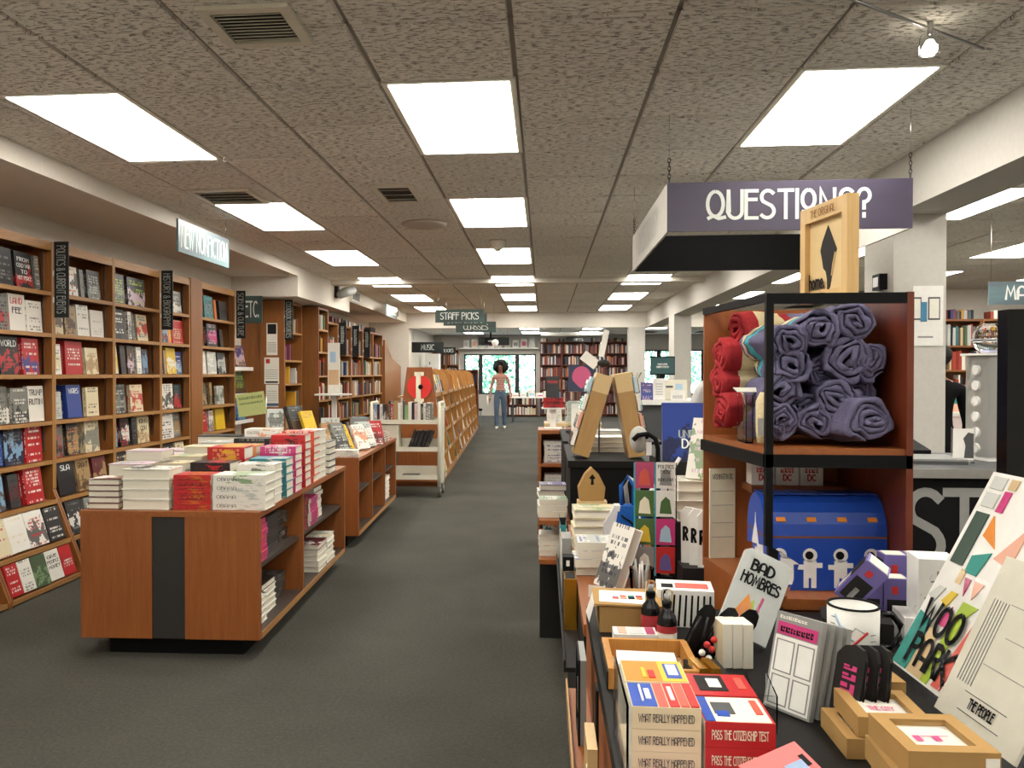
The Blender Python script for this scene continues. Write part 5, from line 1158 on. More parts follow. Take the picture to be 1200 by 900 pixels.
MB().add([(-.004, -.006, -.004), (.104, -.008, -.002), (.106, -.004, .19), (.05, -.010, .195), (-.005, -.006, .186), (.05, -.012, .09)], [(0, 1, 5), (1, 2, 5), (2, 3, 5), (3, 4, 5), (4, 0, 5)]).build('clear_wrapper', simple('crinkle', '#ffffff', .12, trans=1, ior=1.12), q)
# little white books upright, gold bars
for k in range(3):
    b = book((.325+.0, 1.545, CT+.001), (0, 0, 0), .05, .018, .082, 'ccc' if k == 0 else 'wcw', 'small white upright book beside the gold bars, %s from left' % ORD[k], 'small white upright books', False, False)
    b.location = (.325+.019*k, 1.60, CT+.001); b.rotation_euler = (0, 0, R(-82)); b['c2'] = b['c1']; b['c3'] = b['c1']
for k in range(2):
    tag(MB().prism([(-.009, 0), (.009, 0), (.0075, .012), (-.0075, .012)], 'y', 0, .055).build('gold_bar', 'gold', None, (.275+.021*k, 1.43, CT+.03), (0, 0, R(10))), 'gold foil wrapped bar, %s of two beside the white books' % ('left' if k == 0 else 'right'), 'bar', 'gold bars')
tag(B(0, .06, 0, .09, 0, .029).build('bar_stand', 'black_panel', None, (.262, 1.42, CT+.001), (0, 0, R(6))), 'low black stand under the gold bars', 'stand')
# planner pads with grid, black notebooks with pink type, acrylic pockets
for k in range(4):
    q = thing('planner_pad', 'grey-edged planner pad with a pink heading, %s in the row' % ORD[k], 'note pad', (.362+.017*k, 1.385+.010*k, CT+.002), R(-52), 'planner pads'); q.rotation_euler = (R(-14), 0, R(-52))
    B(0, .085, 0, .012, 0, .155-.006*k).build('pad', 'grey', q)
    if k == 0:
        B(.004, .081, -.001, 0, .004, .118).build('sheet', 'white', q); B(.006, .079, -.0016, -.0006, .12, .14).build('heading', 'c_pink', q)
        for a, b_, c, e in ((.008, .042, .06, .112), (.047, .078, .06, .112), (.008, .042, .008, .055), (.047, .078, .008, .055)):
            MB().box(a, b_, -.0018, -.001, c, c+.002).box(a, b_, -.0018, -.001, e-.002, e).box(a, a+.002, -.0018, -.001, c, e).box(b_-.002, b_, -.0018, -.001, c, e).build('grid_frame', 'grey', q)
        marks(q, 'black', .06, .010, (.042, -.0016, .124), seed=2, n=8); marks(q, 'paper', .05, .006, (.032, 0, .145), seed=9, n=9)
for k in range(3):
    q = thing('notebook', 'black notebook with pink lettering and elastic, %s from the pads' % ORD[k], 'notebook', (.442+.018*k, 1.318, CT+.003), R(-60), 'black notebooks'); q.rotation_euler = (R(-12), 0, R(-58))
    MB().prism([(0, 0), (.05, 0), (.05, .11), (.044, .125), (.03, .13), (.012, .125), (0, .11)], 'y', 0, .008).build('cover', 'black_panel', q)
    marks(q, 'c_pink', .085, .026, (.038, 0, .055), (0, R(-90), 0), 12, 5)
    MB().tube([(.05, .004, .11), (.054, .004, .06), (.052, .0, .02)], .0015, 5).build('elastic', 'black_gloss', q); MB().ball((.053, .0, .02-.004*k), .0055, 10, 7).build('bobble', simple('rosy', '#c87a8c', .7), q)
for k, (x, y, w, d) in enumerate([(.318, 1.27, .035, .10)]):
    q = thing('acrylic_pocket', 'clear acrylic pocket in front of the planner pads' if k == 0 else 'clear acrylic pocket holding the black notebooks', 'holder', (x, y, CT+.001), R(-6))
    MB().box(0, w, 0, .002, 0, .06).box(0, .002, .002, d, 0, .06).box(w-.002, w, .002, d, 0, .06).build('walls', 'acrylic', q); B(.002, w-.002, .002, d, 0, .002).build('bottom', 'acrylic', q)
# ================================================================ right side, middle distance
# hanging QUESTIONS? sign: an open frame of four boards on chains
Q = thing('hanging_sign', 'large purple open-frame hanging sign reading QUESTIONS?', 'sign', (.617, 4.2, 2.165))
QW, QD, QH = 1.185, 1.62, .245
B(0, QW, 0, .012, 0, QH).build('front_board', 'sign_purple', Q); lf = B(0, .012, .012, QD, 0, QH).build('side_board', 'wall_dimmed', Q); B(QW-.012, QW, .012, QD, 0, QH).build('side_board', 'wall_dimmed', Q); B(.012, QW-.012, QD-.012, QD, 0, QH).build('back_board', 'black', Q)
mb = MB(); x = .205
for ch, w_ in zip('QUESTIxNS?', (.10, .085, .07, .085, .085, .022, .085, .095, .085, .075)):
    g, gw = text_mb(ch, .135, .13); g.v = [(x+a+.5*w_, -.0015+b, .062+c) for a, b, c in g.v]; mb.add(g.v, g.f); x += w_+.0005
o_ = mb.build('lettering', 'sign_text', Q); mnx = min(v.co.x for v in o_.data.vertices); mxx = max(v.co.x for v in o_.data.vertices)
for v in o_.data.vertices: v.co.x = .19+(v.co.x-mnx)*(.80/(mxx-mnx))
text('QUESTIONS?', .135, simple('faint', '#b4b1aa', .8), lf, (-.0015, .8, .06), (0, 0, R(-90)), th=.13, fit=.9)
for cx, cy in ((.01, .006), (QW-.01, .006), (.01, QD-.006), (QW-.01, QD-.006)):
    ch = MB()
    for k in range(6): ch.tube([(cx+(.007*math.cos(a) if k % 2 else 0), cy+(0 if k % 2 else .007*math.cos(a)), QH+.014+.02*k+.013*math.sin(a)) for a in [R(45*q) for q in range(9)]], .0022, 5)
    ch.build('chain', 'brass_dark', Q); MB().tube([(cx, cy, QH+.13), (cx, cy, CZ-2.165)], .0012, 4).build('wire', 'steel', Q)
# black counter with large letters
o = thing('service_counter', 'black service counter with big grey letters ST', 'counter', (1.0, 3.3, 0))
B(0, 1.5, 0, .62, .04, 1.05).build('front_body', 'black', o); B(-.02, 1.52, -.03, .64, 1.05, 1.085).build('counter_top', 'grey_dark', o); B(-.02, 1.52, -.036, -.03, 1.05, 1.085).build('top_edge', 'steel', o); B(.03, 1.47, .03, .6, 0, .04).build('plinth', 'black', o)
m1, _ = text_mb('S', .27, .13); m1.v = [(a*.98+.470, -.002+b, .722+c) for a, b, c in m1.v]; m1.build('letter', 'grey', o)
m1, _ = text_mb('T', .27, .13); m1.v = [(a+.612, -.002+b, .722+c) for a, b, c in m1.v]; m1.build('letter', 'grey', o)
# things on the black counter
q = thing('sign_holder', 'clear sign holder with a black and white photograph on the counter', 'sign holder', (1.66, 3.5, 1.0855), R(-8)); B(0, .085, 0, .004, .01, .145).build('panel', 'acrylic', q); B(.004, .081, .001, .003, .012, .14).build('photo', 'white', q) if False else B(.004, .081, -.0014, -.0004, .012, .14).build('photo', 'white', q); MB().prism([(.045, .02), (.08, .02), (.08, .12), (.06, .125), (.042, .10), (.05, .07)], 'y', -.0024, -.0014).build('photo_figure', 'grey_dark', q); B(0, .085, 0, .05, 0, .004).build('foot', 'acrylic', q)
q = thing('knob_tower', 'clear acrylic spinner tower with round white knobs', 'display', (1.835, 3.56, 1.0855), R(10))
B(0, .14, 0, .14, 0, .012).build('base', 'white', q)
MB().box(0, .003, 0, .14, .012, .44).box(.137, .14, 0, .14, .012, .44).box(.003, .137, .137, .14, .012, .44).box(.003, .137, 0, .003, .012, .44).box(.003, .137, .068, .071, .012, .44).build('case', simple('frost', '#d8d8d4', .35, trans=.7, ior=1.1), q)
B(-.02, .16, -.01, .15, .44, .45).build('top', 'white', q)
for k in range(6):
    z = .05+.066*k; B(.003, .137, .003, .137, z-.028, z-.026).build('tier', 'white', q)
    MB().tube([(.10, 0, z), (.10, -.012, z)], .021, 18, smooth=False).build('knob', 'white', q); MB().tube([(0, .07, z), (-.012, .07, z)], .021, 18, smooth=False).build('knob', 'white', q)
q = thing('glass_jar', 'round clear jar on top of the acrylic tower', 'jar', (1.885, 3.64, 1.536)); MB().lathe([(.03, 0), (.055, .012), (.072, .05), (.07, .085), (.05, .115), (.03, .125)], n=24).build('bowl', 'glass', q); MB().lathe([(.074, .052), (.076, .056), (.074, .06)], n=24, cap=False).build('band', 'steel', q)
tag(MB().obox(Matrix.Rotation(R(6), 4, 'Y'), .12, .08, .006).build('paper_stack', simple('lilacpaper', '#c4c2e0', .7), None, (1.80, 3.66, 1.542)) if False else B(0, .10, 0, .05, 0, .01).build('paper_stack', simple('lilacpaper', '#c4c2e0', .7), None, (1.83, 3.555, 1.537), (0, 0, R(10))), 'lilac paper pad beside the glass jar', 'paper')
tag(B(0, .012, 0, .1, 0, .2).build('red_folder', 'red', None, (1.995, 3.62, 1.086)), 'red folder standing right of the knob tower', 'folder')
q = thing('keyboard_tray', 'grey laptop lying closed behind the sign holder', 'laptop', (1.36, 3.45, 1.0855), R(-4)); B(0, .33, 0, .22, 0, .012).build('base', 'grey_dark', q); B(0, .33, 0, .22, .013, .02).build('lid', 'grey', q)
q = thing('office_phone', 'black desk phone on the service counter', 'phone', (1.50, 3.72, 1.0855)); MB().prism([(0, 0), (.2, 0), (.2, .07), (0, .03)], 'x', 0, .18).build('body', 'black', q); MB().tube([(.03, .02, .05), (.03, .1, .075), (.03, .18, .09)], [.022, .016, .022], 10).build('handset', 'black_gloss', q)
# column: poster and small speaker
q = thing('wall_poster', 'white poster of e-readers and a phone on the column', 'poster', (2.262, 5.266, 1.62)); B(0, .18, -.003, 0, 0, .37).build('sheet', 'white', q)
MB().box(.0, .05, -.005, -.003, .16, .30).box(.09, .16, -.005, -.003, .16, .30).build('device_print', 'grey_dark', q); MB().box(.0, .044, -.006, -.005, .17, .29).box(.097, .153, -.006, -.005, .17, .29).build('screen_print', 'paper', q); B(.045, .082, -.007, -.003, .15, .27).build('phone_print', simple('phoneblue', '#3f7ea0', .4), q)
B(.03, .12, -.004, -.003, .05, .06).build('text_print', 'grey', q)
q = thing('wall_speaker', 'small black speaker box on the side of the column', 'speaker', (2.10, 5.36, 1.98)); B(0, .05, 0, .11, 0, .1).build('cabinet', 'black', q); B(-.003, 0, .015, .095, .02, .08).build('grille', 'steel', q)
# MAGAZINES sign and shelves seen past the column
q = thing('hanging_sign', 'grey hanging sign reading MAGAZINES at the right picture edge', 'sign', (3.60, 7.0, 2.01)); B(0, .9, 0, .015, 0, .185).build('board', 'sign_grey', q); text('MAGAZINES', .1, 'sign_text', q, (.13, -.002, .045), th=.15, align='l', fit=.62); 
for a in (.02, .88): MB().tube([(a, .007, .185), (a, .007, CZ-2.01)], .002, 4).build('wire', 'steel', q)
def front_case(o, x0, x1, y0, dep, z1, zs, mat, books=True, cols=None, dens=.93):
    B(x0, x0+.025, y0, y0+dep, 0, z1).build('side_panel', mat, o); B(x1-.025, x1, y0, y0+dep, 0, z1).build('side_panel', mat, o); B(x0+.025, x1-.025, y0+dep-.012, y0+dep, 0, z1).build('back_panel', mat, o); B(x0+.025, x1-.025, y0, y0+dep, z1-.03, z1).build('top_board', mat, o)
    for k, z in enumerate(zs):
        B(x0+.025, x1-.025, y0, y0+dep-.012, z-.025, z).build('shelf', mat, o)
        if books: spine_row_y(y0+.02, x0+.03, x1-.03, z, ((zs[k+1] if k+1 < len(zs) else z1)-z)*.86, dens, .18, cols)
for k in range(4):
    o = thing('bookcase', 'brown bookcase on the far right wall past the column, %s from left' % ORD[k], 'bookcase', (0, 0, 0), 0, 'far right bookcases')
    front_case(o, 5.55+.85*k, 6.39+.85*k, 12.6, .3, 2.25, [.1, .45, .8, 1.15, 1.5, 1.86], 'casewood')
    spine_row_y(12.65, 5.6+.85*k, 6.3+.85*k, 2.25, .16, .7, .2)
o = thing('display_table', 'white table with a pink patterned cloth front beyond the column', 'table', (4.0, 9.0, 0)); B(0, 1.8, 0, .7, 1.0, 1.04).build('table_top', 'white', o); B(.02, 1.78, .02, .03, .2, 1.0).build('front_cloth', simple('pinkcloth', '#e4d2cc', .9), o)
for a in (.05, 1.7):
    for b in (.05, .6): B(a, a+.05, b, b+.05, 0, 1.0).build('leg', 'white', o)
for k in range(6):
    carton('packaged_toy', 'small bright packaged item on the white table, %s from left' % ORD[k], 4.05+.28*k, 9.15, 1.041, .16, .1, .26+.03*(k % 3), 0, ('white', 'c_blush', 'yellow', 'white', 'c_coral', 'skyp')[k], [('f', .15, .85, .3, .6, ('c_pink', 'teal', 'red', 'c_coral', 'white', 'orange')[k])], 'packaged items on the white table')

# ---------------------------------------------------------------- side table with bags and postcards (behind the foreground counter)
o = thing('display_table', 'cherry side table behind the counter, holding bags and postcards', 'table', (.10, 2.06, 0))
B(0, .29, 0, 1.36, .79, .82).build('table_top', 'cherry_h', o); B(.0, .02, 0, 1.36, .1, .79).build('side_panel', 'black_panel', o); B(.27, .29, 0, 1.36, .1, .79).build('side_panel', 'cherry', o); B(.02, .27, 1.34, 1.36, .1, .79).build('end_panel', 'cherry', o); B(.02, .27, 0, .02, .1, .79).build('end_panel', 'cherry', o); B(.04, .25, .04, 1.3, 0, .1).build('plinth', 'black', o)
B(-.045, 0, .05, 1.3, .68, .692).build('side_ledge', 'black_panel', o); B(-.049, -.045, .05, 1.3, .68, .71).build('ledge_lip', 'black_panel', o)
TZ = .821
carton('gold_box', 'golden yellow box with dark lid block on the side ledge', .060, 2.42, .6925, .036, .10, .15, 0, 'gold', [('t', .1, .9, .1, .9, 'black')])
carton('grey_folder', 'grey upright folder on the side ledge', .060, 2.72, .6925, .03, .12, .21, 0, 'grey', [('l', .1, .9, .5, .9, 'paper')], None, 'folder')
carton('black_sign_block', 'small black block with a white P on the side ledge', .060, 2.58, .6925, .034, .05, .18, 0, 'black', [('f', .3, .6, .84, .94, 'white')], None, 'block')
for k in range(4): book((.086, 2.9+.11*k, .693), (0, 0, R(90)), .10, .025, .16+.01*k, ('wLg', 'cTw', 'tws', 'kgw')[k], '%s book standing on the side ledge past the folder' % CN('wctk'[k]), 'books on the side ledge', True, False)
G4 = 'books on the side table'
stack(.175, 2.62, TZ, 'F', .13, .15, .026, 4, 'wLb', 'white side-table', G4, False, top='wbL')
stack(.19, 2.95, TZ, 'F', .14, .17, .03, 5, 'cLe', 'tall cream side-table', G4, True)
b = book((.16, 2.38, TZ+.006), (R(-18), 0, R(-70)), .11, .03, .19, 'wnd', 'thick white book with a dark cover leaning beside the clear cup', G4, True, True); b.location = (.145, 2.42, TZ+.012); b.rotation_euler = (R(-22), 0, R(-62))
q = thing('card_flap', 'small cream price card in front of the leaning white book', 'card', (.125, 2.31, TZ)); MB().prism([(0, 0), (.045, 0), (.045, .03), (0, .035)], 'y', 0, .002).build('card', 'paper', q); B(0, .045, .002, .02, 0, .002).build('foot', 'paper', q)
q = thing('clear_cup', 'clear plastic cup holding wrapped sticks', 'cup', (.268, 2.275, TZ)); MB().lathe([(.028, 0), (.034, .095), (.0325, .095), (.027, .003), (.0, .003)], n=22, cap=False).build('cup', 'acrylic', q)
for k in range(6): MB().tube([(.012*math.cos(k), .012*math.sin(k), .004), (.022*math.cos(k+.4), .022*math.sin(k+.4), .10+.008*(k % 3))], .0035, 6).build('stick', ('grey', 'white', 'grey_cloth')[k % 3], q)
# kraft bird-house figure
q = thing('kraft_figure', 'kraft card arched figure with a small printed tree', 'figure', (.135, 3.09, TZ+.151), R(5)); MB().prism([(0, 0), (.09, 0), (.095, .05), (.07, .10), (.045, .125), (.02, .10), (-.005, .05)], 'y', 0, .04).build('body', 'kraft', q); MB().prism([(.04, .06), (.052, .06), (.05, .08), (.058, .085), (.046, .10), (.034, .085), (.042, .08)], 'y', -.001, 0).build('tree_print', 'black', q)
tag(B(0, .11, 0, .06, 0, .15).build('figure_stand', 'pale_wood', None, (.125, 3.08, TZ)), 'pale block under the kraft figure', 'stand')
# bags and cloth
q = thing('umbrella', 'rolled blue and white umbrella leaning right by the postcards', 'umbrella', (.232, 2.74, TZ+.014), R(-10)); q.rotation_euler = (R(-6), R(32), R(-10))
MB().tube([(0, 0, .0), (0, 0, .06), (0, 0, .2), (0, 0, .34)], [.008, .026, .03, .012], 12).build('canopy', 'cloth_blue', q); MB().tube([(0, -.004, .2), (0, -.004, .27), (0, -.004, .34)], [.0312, .024, .014], 12).build('white_band', 'shirt_white', q); MB().tube([(0, 0, .34), (0, 0, .40)], .006, 8).build('handle', 'white', q)
t = NT('bluestripe'); v = t.coord('Object'); sp = t.n('ShaderNodeSeparateXYZ'); t.l(v, sp.inputs[0]); t.l(t.mix(t.math('GREATER_THAN', t.math('FRACT', t.math('MULTIPLY', sp.outputs[0], 60)), .5), lin4('#3c78b0'), lin4('#d8d8d2')), t.b.inputs['Base Color']); t.b.inputs['Roughness'].default_value = .9; MATS['bluestripe'] = t.m
q = thing('striped_bag', 'blue and grey striped cloth hanging bag with pale handles', 'bag', (.257, 2.615, TZ+.001)); MB().tube([(.03, .02, 0), (.03, .02, .05), (.03, .02, .14), (.025, .02, .2)], [.028, .032, .026, .018], 14).build('cloth', 'bluestripe', q); MB().tube([(.01, .02, .2), (0, .0, .27), (.01, -.01, .3), (.04, .0, .28), (.04, .02, .2)], .007, 8).build('handle', 'grey_cloth', q)
q = thing('blue_bag', 'blue cloth bag with black script beside the postcard rack', 'bag', (.225, 2.545, TZ+.001), R(-8)); MB().prism([(0, 0), (.06, 0), (.07, .12), (.06, .22), (.01, .22), (-.005, .12)], 'y', 0, .05).build('bag', 'cloth_blue', q); MB().tube([(.03+.018*math.sin(a*1.9), -.003, .03+.018*a) for a in [.5*i for i in range(19)]], .003, 5).build('script_print', 'black', q); MB().tube([(.012, .02, .22), (.01, .02, .28), (.03, .02, .31), (.05, .02, .28), (.048, .02, .22)], .006, 8).build('handle', 'cloth_blue', q)
q = thing('pouch', 'pale blue and white cloth pouch with a star behind the bags', 'bag', (.215, 2.86, TZ+.001)); MB().prism([(0, 0), (.10, 0), (.11, .1), (.09, .17), (.03, .17), (-.01, .1)], 'y', 0, .05).build('pouch', 'shirt_white', q); MB().prism([(.03, .09), (.08, .09), (.09, .15), (.04, .15)], 'y', -.001, 0).build('blue_patch', 'cloth_blue', q)
# postcard spinner
q = thing('postcard_rack', 'black wire postcard rack beside the display unit', 'rack', (.345, 2.52, TZ+.001))
MB().lathe([(.045, 0), (.045, .008), (.012, .014)], n=20).build('base', 'black', q)
MB().tube([(0, 0, .01), (0, 0, .40), (-.008, 0, .43), (-.03, 0, .445), (-.06, 0, .44), (-.075, 0, .425)], .0075, 10).build('post', 'black', q)
pr = MB()
for z in (.04, .13, .22, .31): pr.tube([(-.075, -.03, z), (.05, -.03, z)], .0015, 5)
for x in (-.075, -.012, .05): pr.tube([(x, -.03, .02), (x, -.03, .36)], .0015, 5)
pr.build('wire_frame', 'black', q)
PC = [('c_rose', 'c_coral'), ('green', 'cream'), ('green', 'yellow'), ('grey', 'paper'), ('white', 'grey'), ('white', 'green'), ('c_pink', 'skyp'), ('red', 'purple_box')]
for k, (m1, m2) in enumerate(PC):
    c, r = k//4, k % 4; x0 = -.072+.062*c; z0 = .285-.085*r
    p = thing('postcard', '%s postcard on the black wire rack, %s row %s column' % (['red', 'green field', 'green hill', 'grey dome', 'white lettered', 'white leafy', 'pink blossom', 'red and purple'][k], ORD[r], ['left', 'right'][c]), 'postcard', (.345+x0, 2.484, TZ+z0), 0, 'postcards on the rack')
    B(0, .056, 0, .003, 0, .078).build('card', m1, p); MB().prism([(.01, .01), (.046, .008), (.04, .05), (.028, .06), (.014, .045)], 'y', -.001, 0).build('picture', m2, p)
    if k == 4: text('POLITICS', .01, 'black', p, (.028, -.0015, .06), th=.14, fit=.045); text('PROSE', .01, 'black', p, (.028, -.0015, .045), th=.14, fit=.03); text('BOOKSTORE', .008, 'black', p, (.028, -.0015, .022), th=.14, fit=.045)
B(-.076, -.07, -.033, -.028, .02, .36).build('turquoise_edge', simple('turq', '#2ba6b8', .5), q); B(-.014, -.009, -.033, -.028, .02, .36).build('turquoise_edge', 'turq', q)
q = thing('knitted_hat', 'grey knitted hat with a white tag hung on the rack hook', 'hat', (.292, 2.56, TZ+.425)); MB().ball((0, 0, 0), .031, 16, 10, 0, (.95, 1, 1.35)).build('crown', 'grey_cloth', q); B(.018, .034, -.036, -.033, -.045, -.005).build('tag', 'white', q); MB().ball((.022, -.022, .010), .007, 8, 6).build('eyelet', 'black', q)
# stepped riser with books, lettered bags
o = thing('riser', 'black stepped riser beside the side table with books on it', 'riser', (.395, 2.62, 0)); B(0, .3, 0, .2, 0, .98).build('front_step', 'black_panel', o); B(0, .3, .2, .5, 0, 1.15).build('rear_step', 'black_panel', o)
stack(.50, 2.71, .981, 'F', .15, .17, .032, 4, 'wLc', 'white riser', 'books on the black riser', True)
b = book((.408, 2.86, 1.1505), (R(-8), 0, R(-2)), .17, .03, .20, 'bvn', 'dark blue UNDERDOG book standing on the black riser', None, True, True); title(b, 'UNDER', 'sign_dim', .58, .40, .12, .5); title(b, 'DOG', 'sign_text', .60, .22, .15, .42); b['c3'] = C('n')
b = book((.49, 2.60, 1.111), (R(-14), 0, R(40)), .13, .02, .2, 'wPe', 'white book with a pale floral cover leaning on the riser', None, True, True); b.location = (.455, 2.69, 1.113); b.rotation_euler = (R(-16), 0, R(-38))
for k in range(3):
    q = thing('letter_bag', 'white paper bag with a black letter R, %s from the rack' % ORD[k], 'bag', (.398+.026*k, 2.48-.035*k+.02, .90 if False else TZ+.001), R(-12), 'white letter bags') if False else thing('letter_bag', 'white paper bag with a black letter R, %s from the rack' % ORD[k], 'bag', (.412+.019*k, 2.50-.03*k, .881), R(-8), 'white letter bags')
    MB().prism([(0, 0), (.05, 0), (.052, .15), (.035, .165), (.012, .168), (-.002, .15)], 'y', 0, .012).build('bag', 'white', q)
    m1, _ = text_mb('R', .036, .2, .6); m1.v = [(a+.012, -.0012+b_, c+.07) for a, b_, c in m1.v]; m1.build('letter', 'black', q)
tag(B(0, .11, 0, .10, 0, .88).build('bag_stand', 'black_panel', None, (.405, 2.43, 0)), 'black pillar under the white letter bags', 'stand')
# ---------------------------------------------------------------- black display desk with the two slanted card racks
o = thing('display_desk', 'black display desk with glass top carrying two slanted card racks', 'desk', (.117, 3.68, 0)); B(0, .52, 0, .85, .05, 1.03).build('body', 'black', o); B(-.01, .53, -.01, .86, 1.03, 1.06).build('desk_top', 'counter_black', o); B(.02, .5, .02, .83, 0, .05).build('plinth', 'black', o)
B(-.14, 0, .05, .8, .58, .6).build('side_shelf', 'cherry_h', o); B(-.14, 0, .05, .8, .76, .78).build('side_shelf', 'cherry_h', o); B(-.14, 0, .8, .82, 0, .78).build('side_shelf_end', 'black_panel', o)
stack(.038, 3.86, .781, 'F', .12, .13, .028, 3, 'wGe', 'green-and-white desk-side', 'books beside the black desk', False, top='eGw')
stack(.038, 4.1, .781, 'F', .12, .13, .03, 4, 'wLv', 'white desk-side', 'books beside the black desk', True, top='vwn')
stack(.038, 3.86, .601, 'F', .12, .13, .025, 4, 'wto', 'white-and-orange lower desk-side', 'books beside the black desk', False, top='wLw')
book((.0, 4.05, .601), (0, 0, R(10)), .11, .03, .15, 'tow', 'teal book standing below the desk-side stacks', 'books beside the black desk', True, False)
for s, (xb, xt, lab) in enumerate([(.163, .270, 'tan wooden card rack leaning right, left of the pair'), (.424, .360, 'tan wooden card rack leaning left, right of the pair')]):
    q = thing('card_rack', lab, 'card rack', (xb, 3.76, 1.0605))
    a = math.atan2(xt-xb, .36); q.rotation_euler = (0, a, 0); z0 = .04*abs(math.sin(a))+.004
    B(-.037, .037, 0, .2, z0, z0+.30).build('side_board', 'tan_wood', q); B(-.0375, .0375, -.001, .2, z0+.30, z0+.385).build('top_cap', 'pale_wood', q)
    sg = -1 if s == 0 else 1
    for k in range(4):
        z = z0+.03+.085*k
        B(min(sg*.037, sg*.062), max(sg*.037, sg*.062), .01, .19, z, z+.003).build('pocket_floor', 'acrylic', q); B(min(sg*.062, sg*.064), max(sg*.062, sg*.064), .01, .19, z, z+.06).build('pocket_front', 'acrylic', q)
        for j in range(2): B(min(sg*.043, sg*.055), max(sg*.043, sg*.055), .02+.085*j, .095+.085*j, z+.004, z+.075).build('card', ('white', 'c_blush', 'paper', 'skyp')[(k+j) % 4], q)
q = thing('paper_sign', 'white card sign tilted on a wire above the card racks', 'sign', (.265, 3.99, 1.0605)); MB().tube([(0, 0, 0), (0, 0, .42), (.01, 0, .54)], .004, 6).build('wire', 'steel', q)
MB().obox(Matrix.Translation((-.045, -.006, .455)) @ Matrix.Rotation(R(38), 4, 'Y'), .085, .002, .05).build('card', 'white', q); MB().obox(Matrix.Translation((.022, -.006, .535)) @ Matrix.Rotation(R(12), 4, 'Y'), .028, .002, .13).build('card', 'white', q)
MB().ball((.02, .0, .44), .022, 10, 7, 0, (1.5, 1, .8)).build('bow', 'black_panel', q)
stack(.31, 4.14, 1.061, 'F', .15, .2, .025, 3, 'wLw', 'white glass-top', 'books on the black desk', True); stack(.30, 4.38, 1.061, 'F', .15, .2, .03, 3, 'Lwg', 'pale grey glass-top', 'books on the black desk', True)
# second black case behind with brochure holder and balloon book
o = thing('display_desk', 'second black display case behind the card racks', 'desk', (.12, 4.75, 0)); B(0, .55, 0, 1.0, .05, 1.03).build('body', 'black', o); B(-.01, .56, -.01, 1.01, 1.03, 1.06).build('desk_top', 'counter_black', o); B(.02, .53, .02, .98, 0, .05).build('plinth', 'black', o)
q = thing('brochure_holder', 'clear sloping brochure holder on the second black case', 'holder', (.15, 5.0, 1.0605)); MB().prism([(0, 0), (.2, 0), (.2, .012), (.14, .28), (.13, .28), (.18, .012), (0, .012)], 'x', 0, .2).build('holder', 'acrylic', q); B(.02, .18, .15, .16, .02, .2).build('leaflet', 'paper', q); 
tag(B(0, .24, 0, .2, 0, .27).build('book_plinth', 'acrylic', None, (.14, 5.4, 1.0605)), 'clear block under the pink balloon book', 'stand')
b = book((.16, 5.45, 1.333), (R(-6), 0, 0), .175, .02, .175, 'nsb', 'navy square book with a pink hot-air balloon on it', None, True, True); b['c2'] = b['c1']; b['c3'] = b['c1']
bb = MB().prism([(.5+a*.36, .55+c*.4) for a, c in [(math.cos(R(k*20)), max(math.sin(R(k*20)), -.35)) for k in range(-1, 11)]]+[(.5+a, c) for a, c in ((-.12, .18), (0, .1), (.12, .18))], 'y', -.06, -.02).build('balloon_print', 'c_rose', b)
# low shelf, pedestal with the black and red book
o = thing('low_bookcase', 'low cherry bookcase with white paperback stacks beside the aisle', 'bookcase', (-.05, 6.8, 0)); front_case(o, 0, .55, 0, .4, .98, [.1, .42, .7], 'cherry', False)
for k, (z, cs, nm) in enumerate([(.701, 'wvL', 'purple-banded white low-bookcase'), (.421, 'wLw', 'white low-bookcase middle'), (.101, 'ctw', 'cream and teal low-bookcase')]):
    stack(.10, 6.98, z, 'S', .15, .2, .045, 4, cs, nm, 'books in the low bookcase', False); stack(.35, 6.98, z, 'S', .15, .2, .045, 3, cs, nm+' right', 'books in the low bookcase', False)
q = thing('pedestal', 'white pedestal stand on the low bookcase', 'stand', (.05, 6.95, .981)); B(-.05, .10, -.06, .08, 0, .012).build('base', 'white', q); B(0, .05, 0, .03, .012, .17).build('stem', 'white', q); B(-.07, .12, -.06, .09, .17, .18).build('plate', 'white', q)
stack(.07, 6.97, 1.162, 'S', .13, .17, .028, 3, 'rkm', 'red pedestal', 'books on the pedestal', True)
b = book((.015, 6.93, 1.247), (R(-6), 0, 0), .115, .03, .18, 'krr', 'black book with red lettering standing on the pedestal', None, True, True); title(b, 'PASSION', 'red', .5, .68, .12, .75); b['c3'] = C('k')
# information desk
o = thing('info_desk', 'grey information desk with white ledge near the far column', 'desk', (.66, 6.0, 0)); B(0, 1.6, 0, .55, .05, 1.225).build('body', 'grey_dark', o); B(-.03, 1.63, -.05, .5, 1.225, 1.258).build('ledge', 'white', o); B(.03, 1.57, .03, .52, 0, .05).build('plinth', 'black', o)
q = thing('monitor', 'dark computer monitor facing the aisle on the information desk', 'monitor', (.885, 6.25, 1.2585), R(-4)); B(-.07, .07, -.05, .07, 0, .012).build('foot', 'black', q); B(-.02, .02, 0, .025, .012, .20).build('stem', 'black', q); B(-.09, .09, -.03, -.005, .18, .32).build('screen_housing', 'black', q); sc = B(-.084, .084, -.032, -.03, .19, .312).build('screen', simple('screenslate', '#2c4444', .3, emit='#2c4a48', es=.5), q); text('POLITICS & PROSE', .012, 'white', sc, (0, -.0335, .255), th=.2, fit=.07); text('CURRENT EVENTS', .012, 'white', sc, (0, -.0335, .235), th=.2, fit=.09)
b = book((.70, 6.0, 1.259), (R(-10), 0, 0), .085, .015, .13, 'vrb', 'small purple book propped on the information desk', None, True, False); b['c2'] = C('P')
carton('desk_sign', 'white notice card on the information desk left of the monitor base', .785, 6.0, 1.259, .085, .02, .155, 0, 'white', [('f', .2, .8, .25+.12*k, .28+.12*k, 'grey') for k in range(5)], None, 'sign')
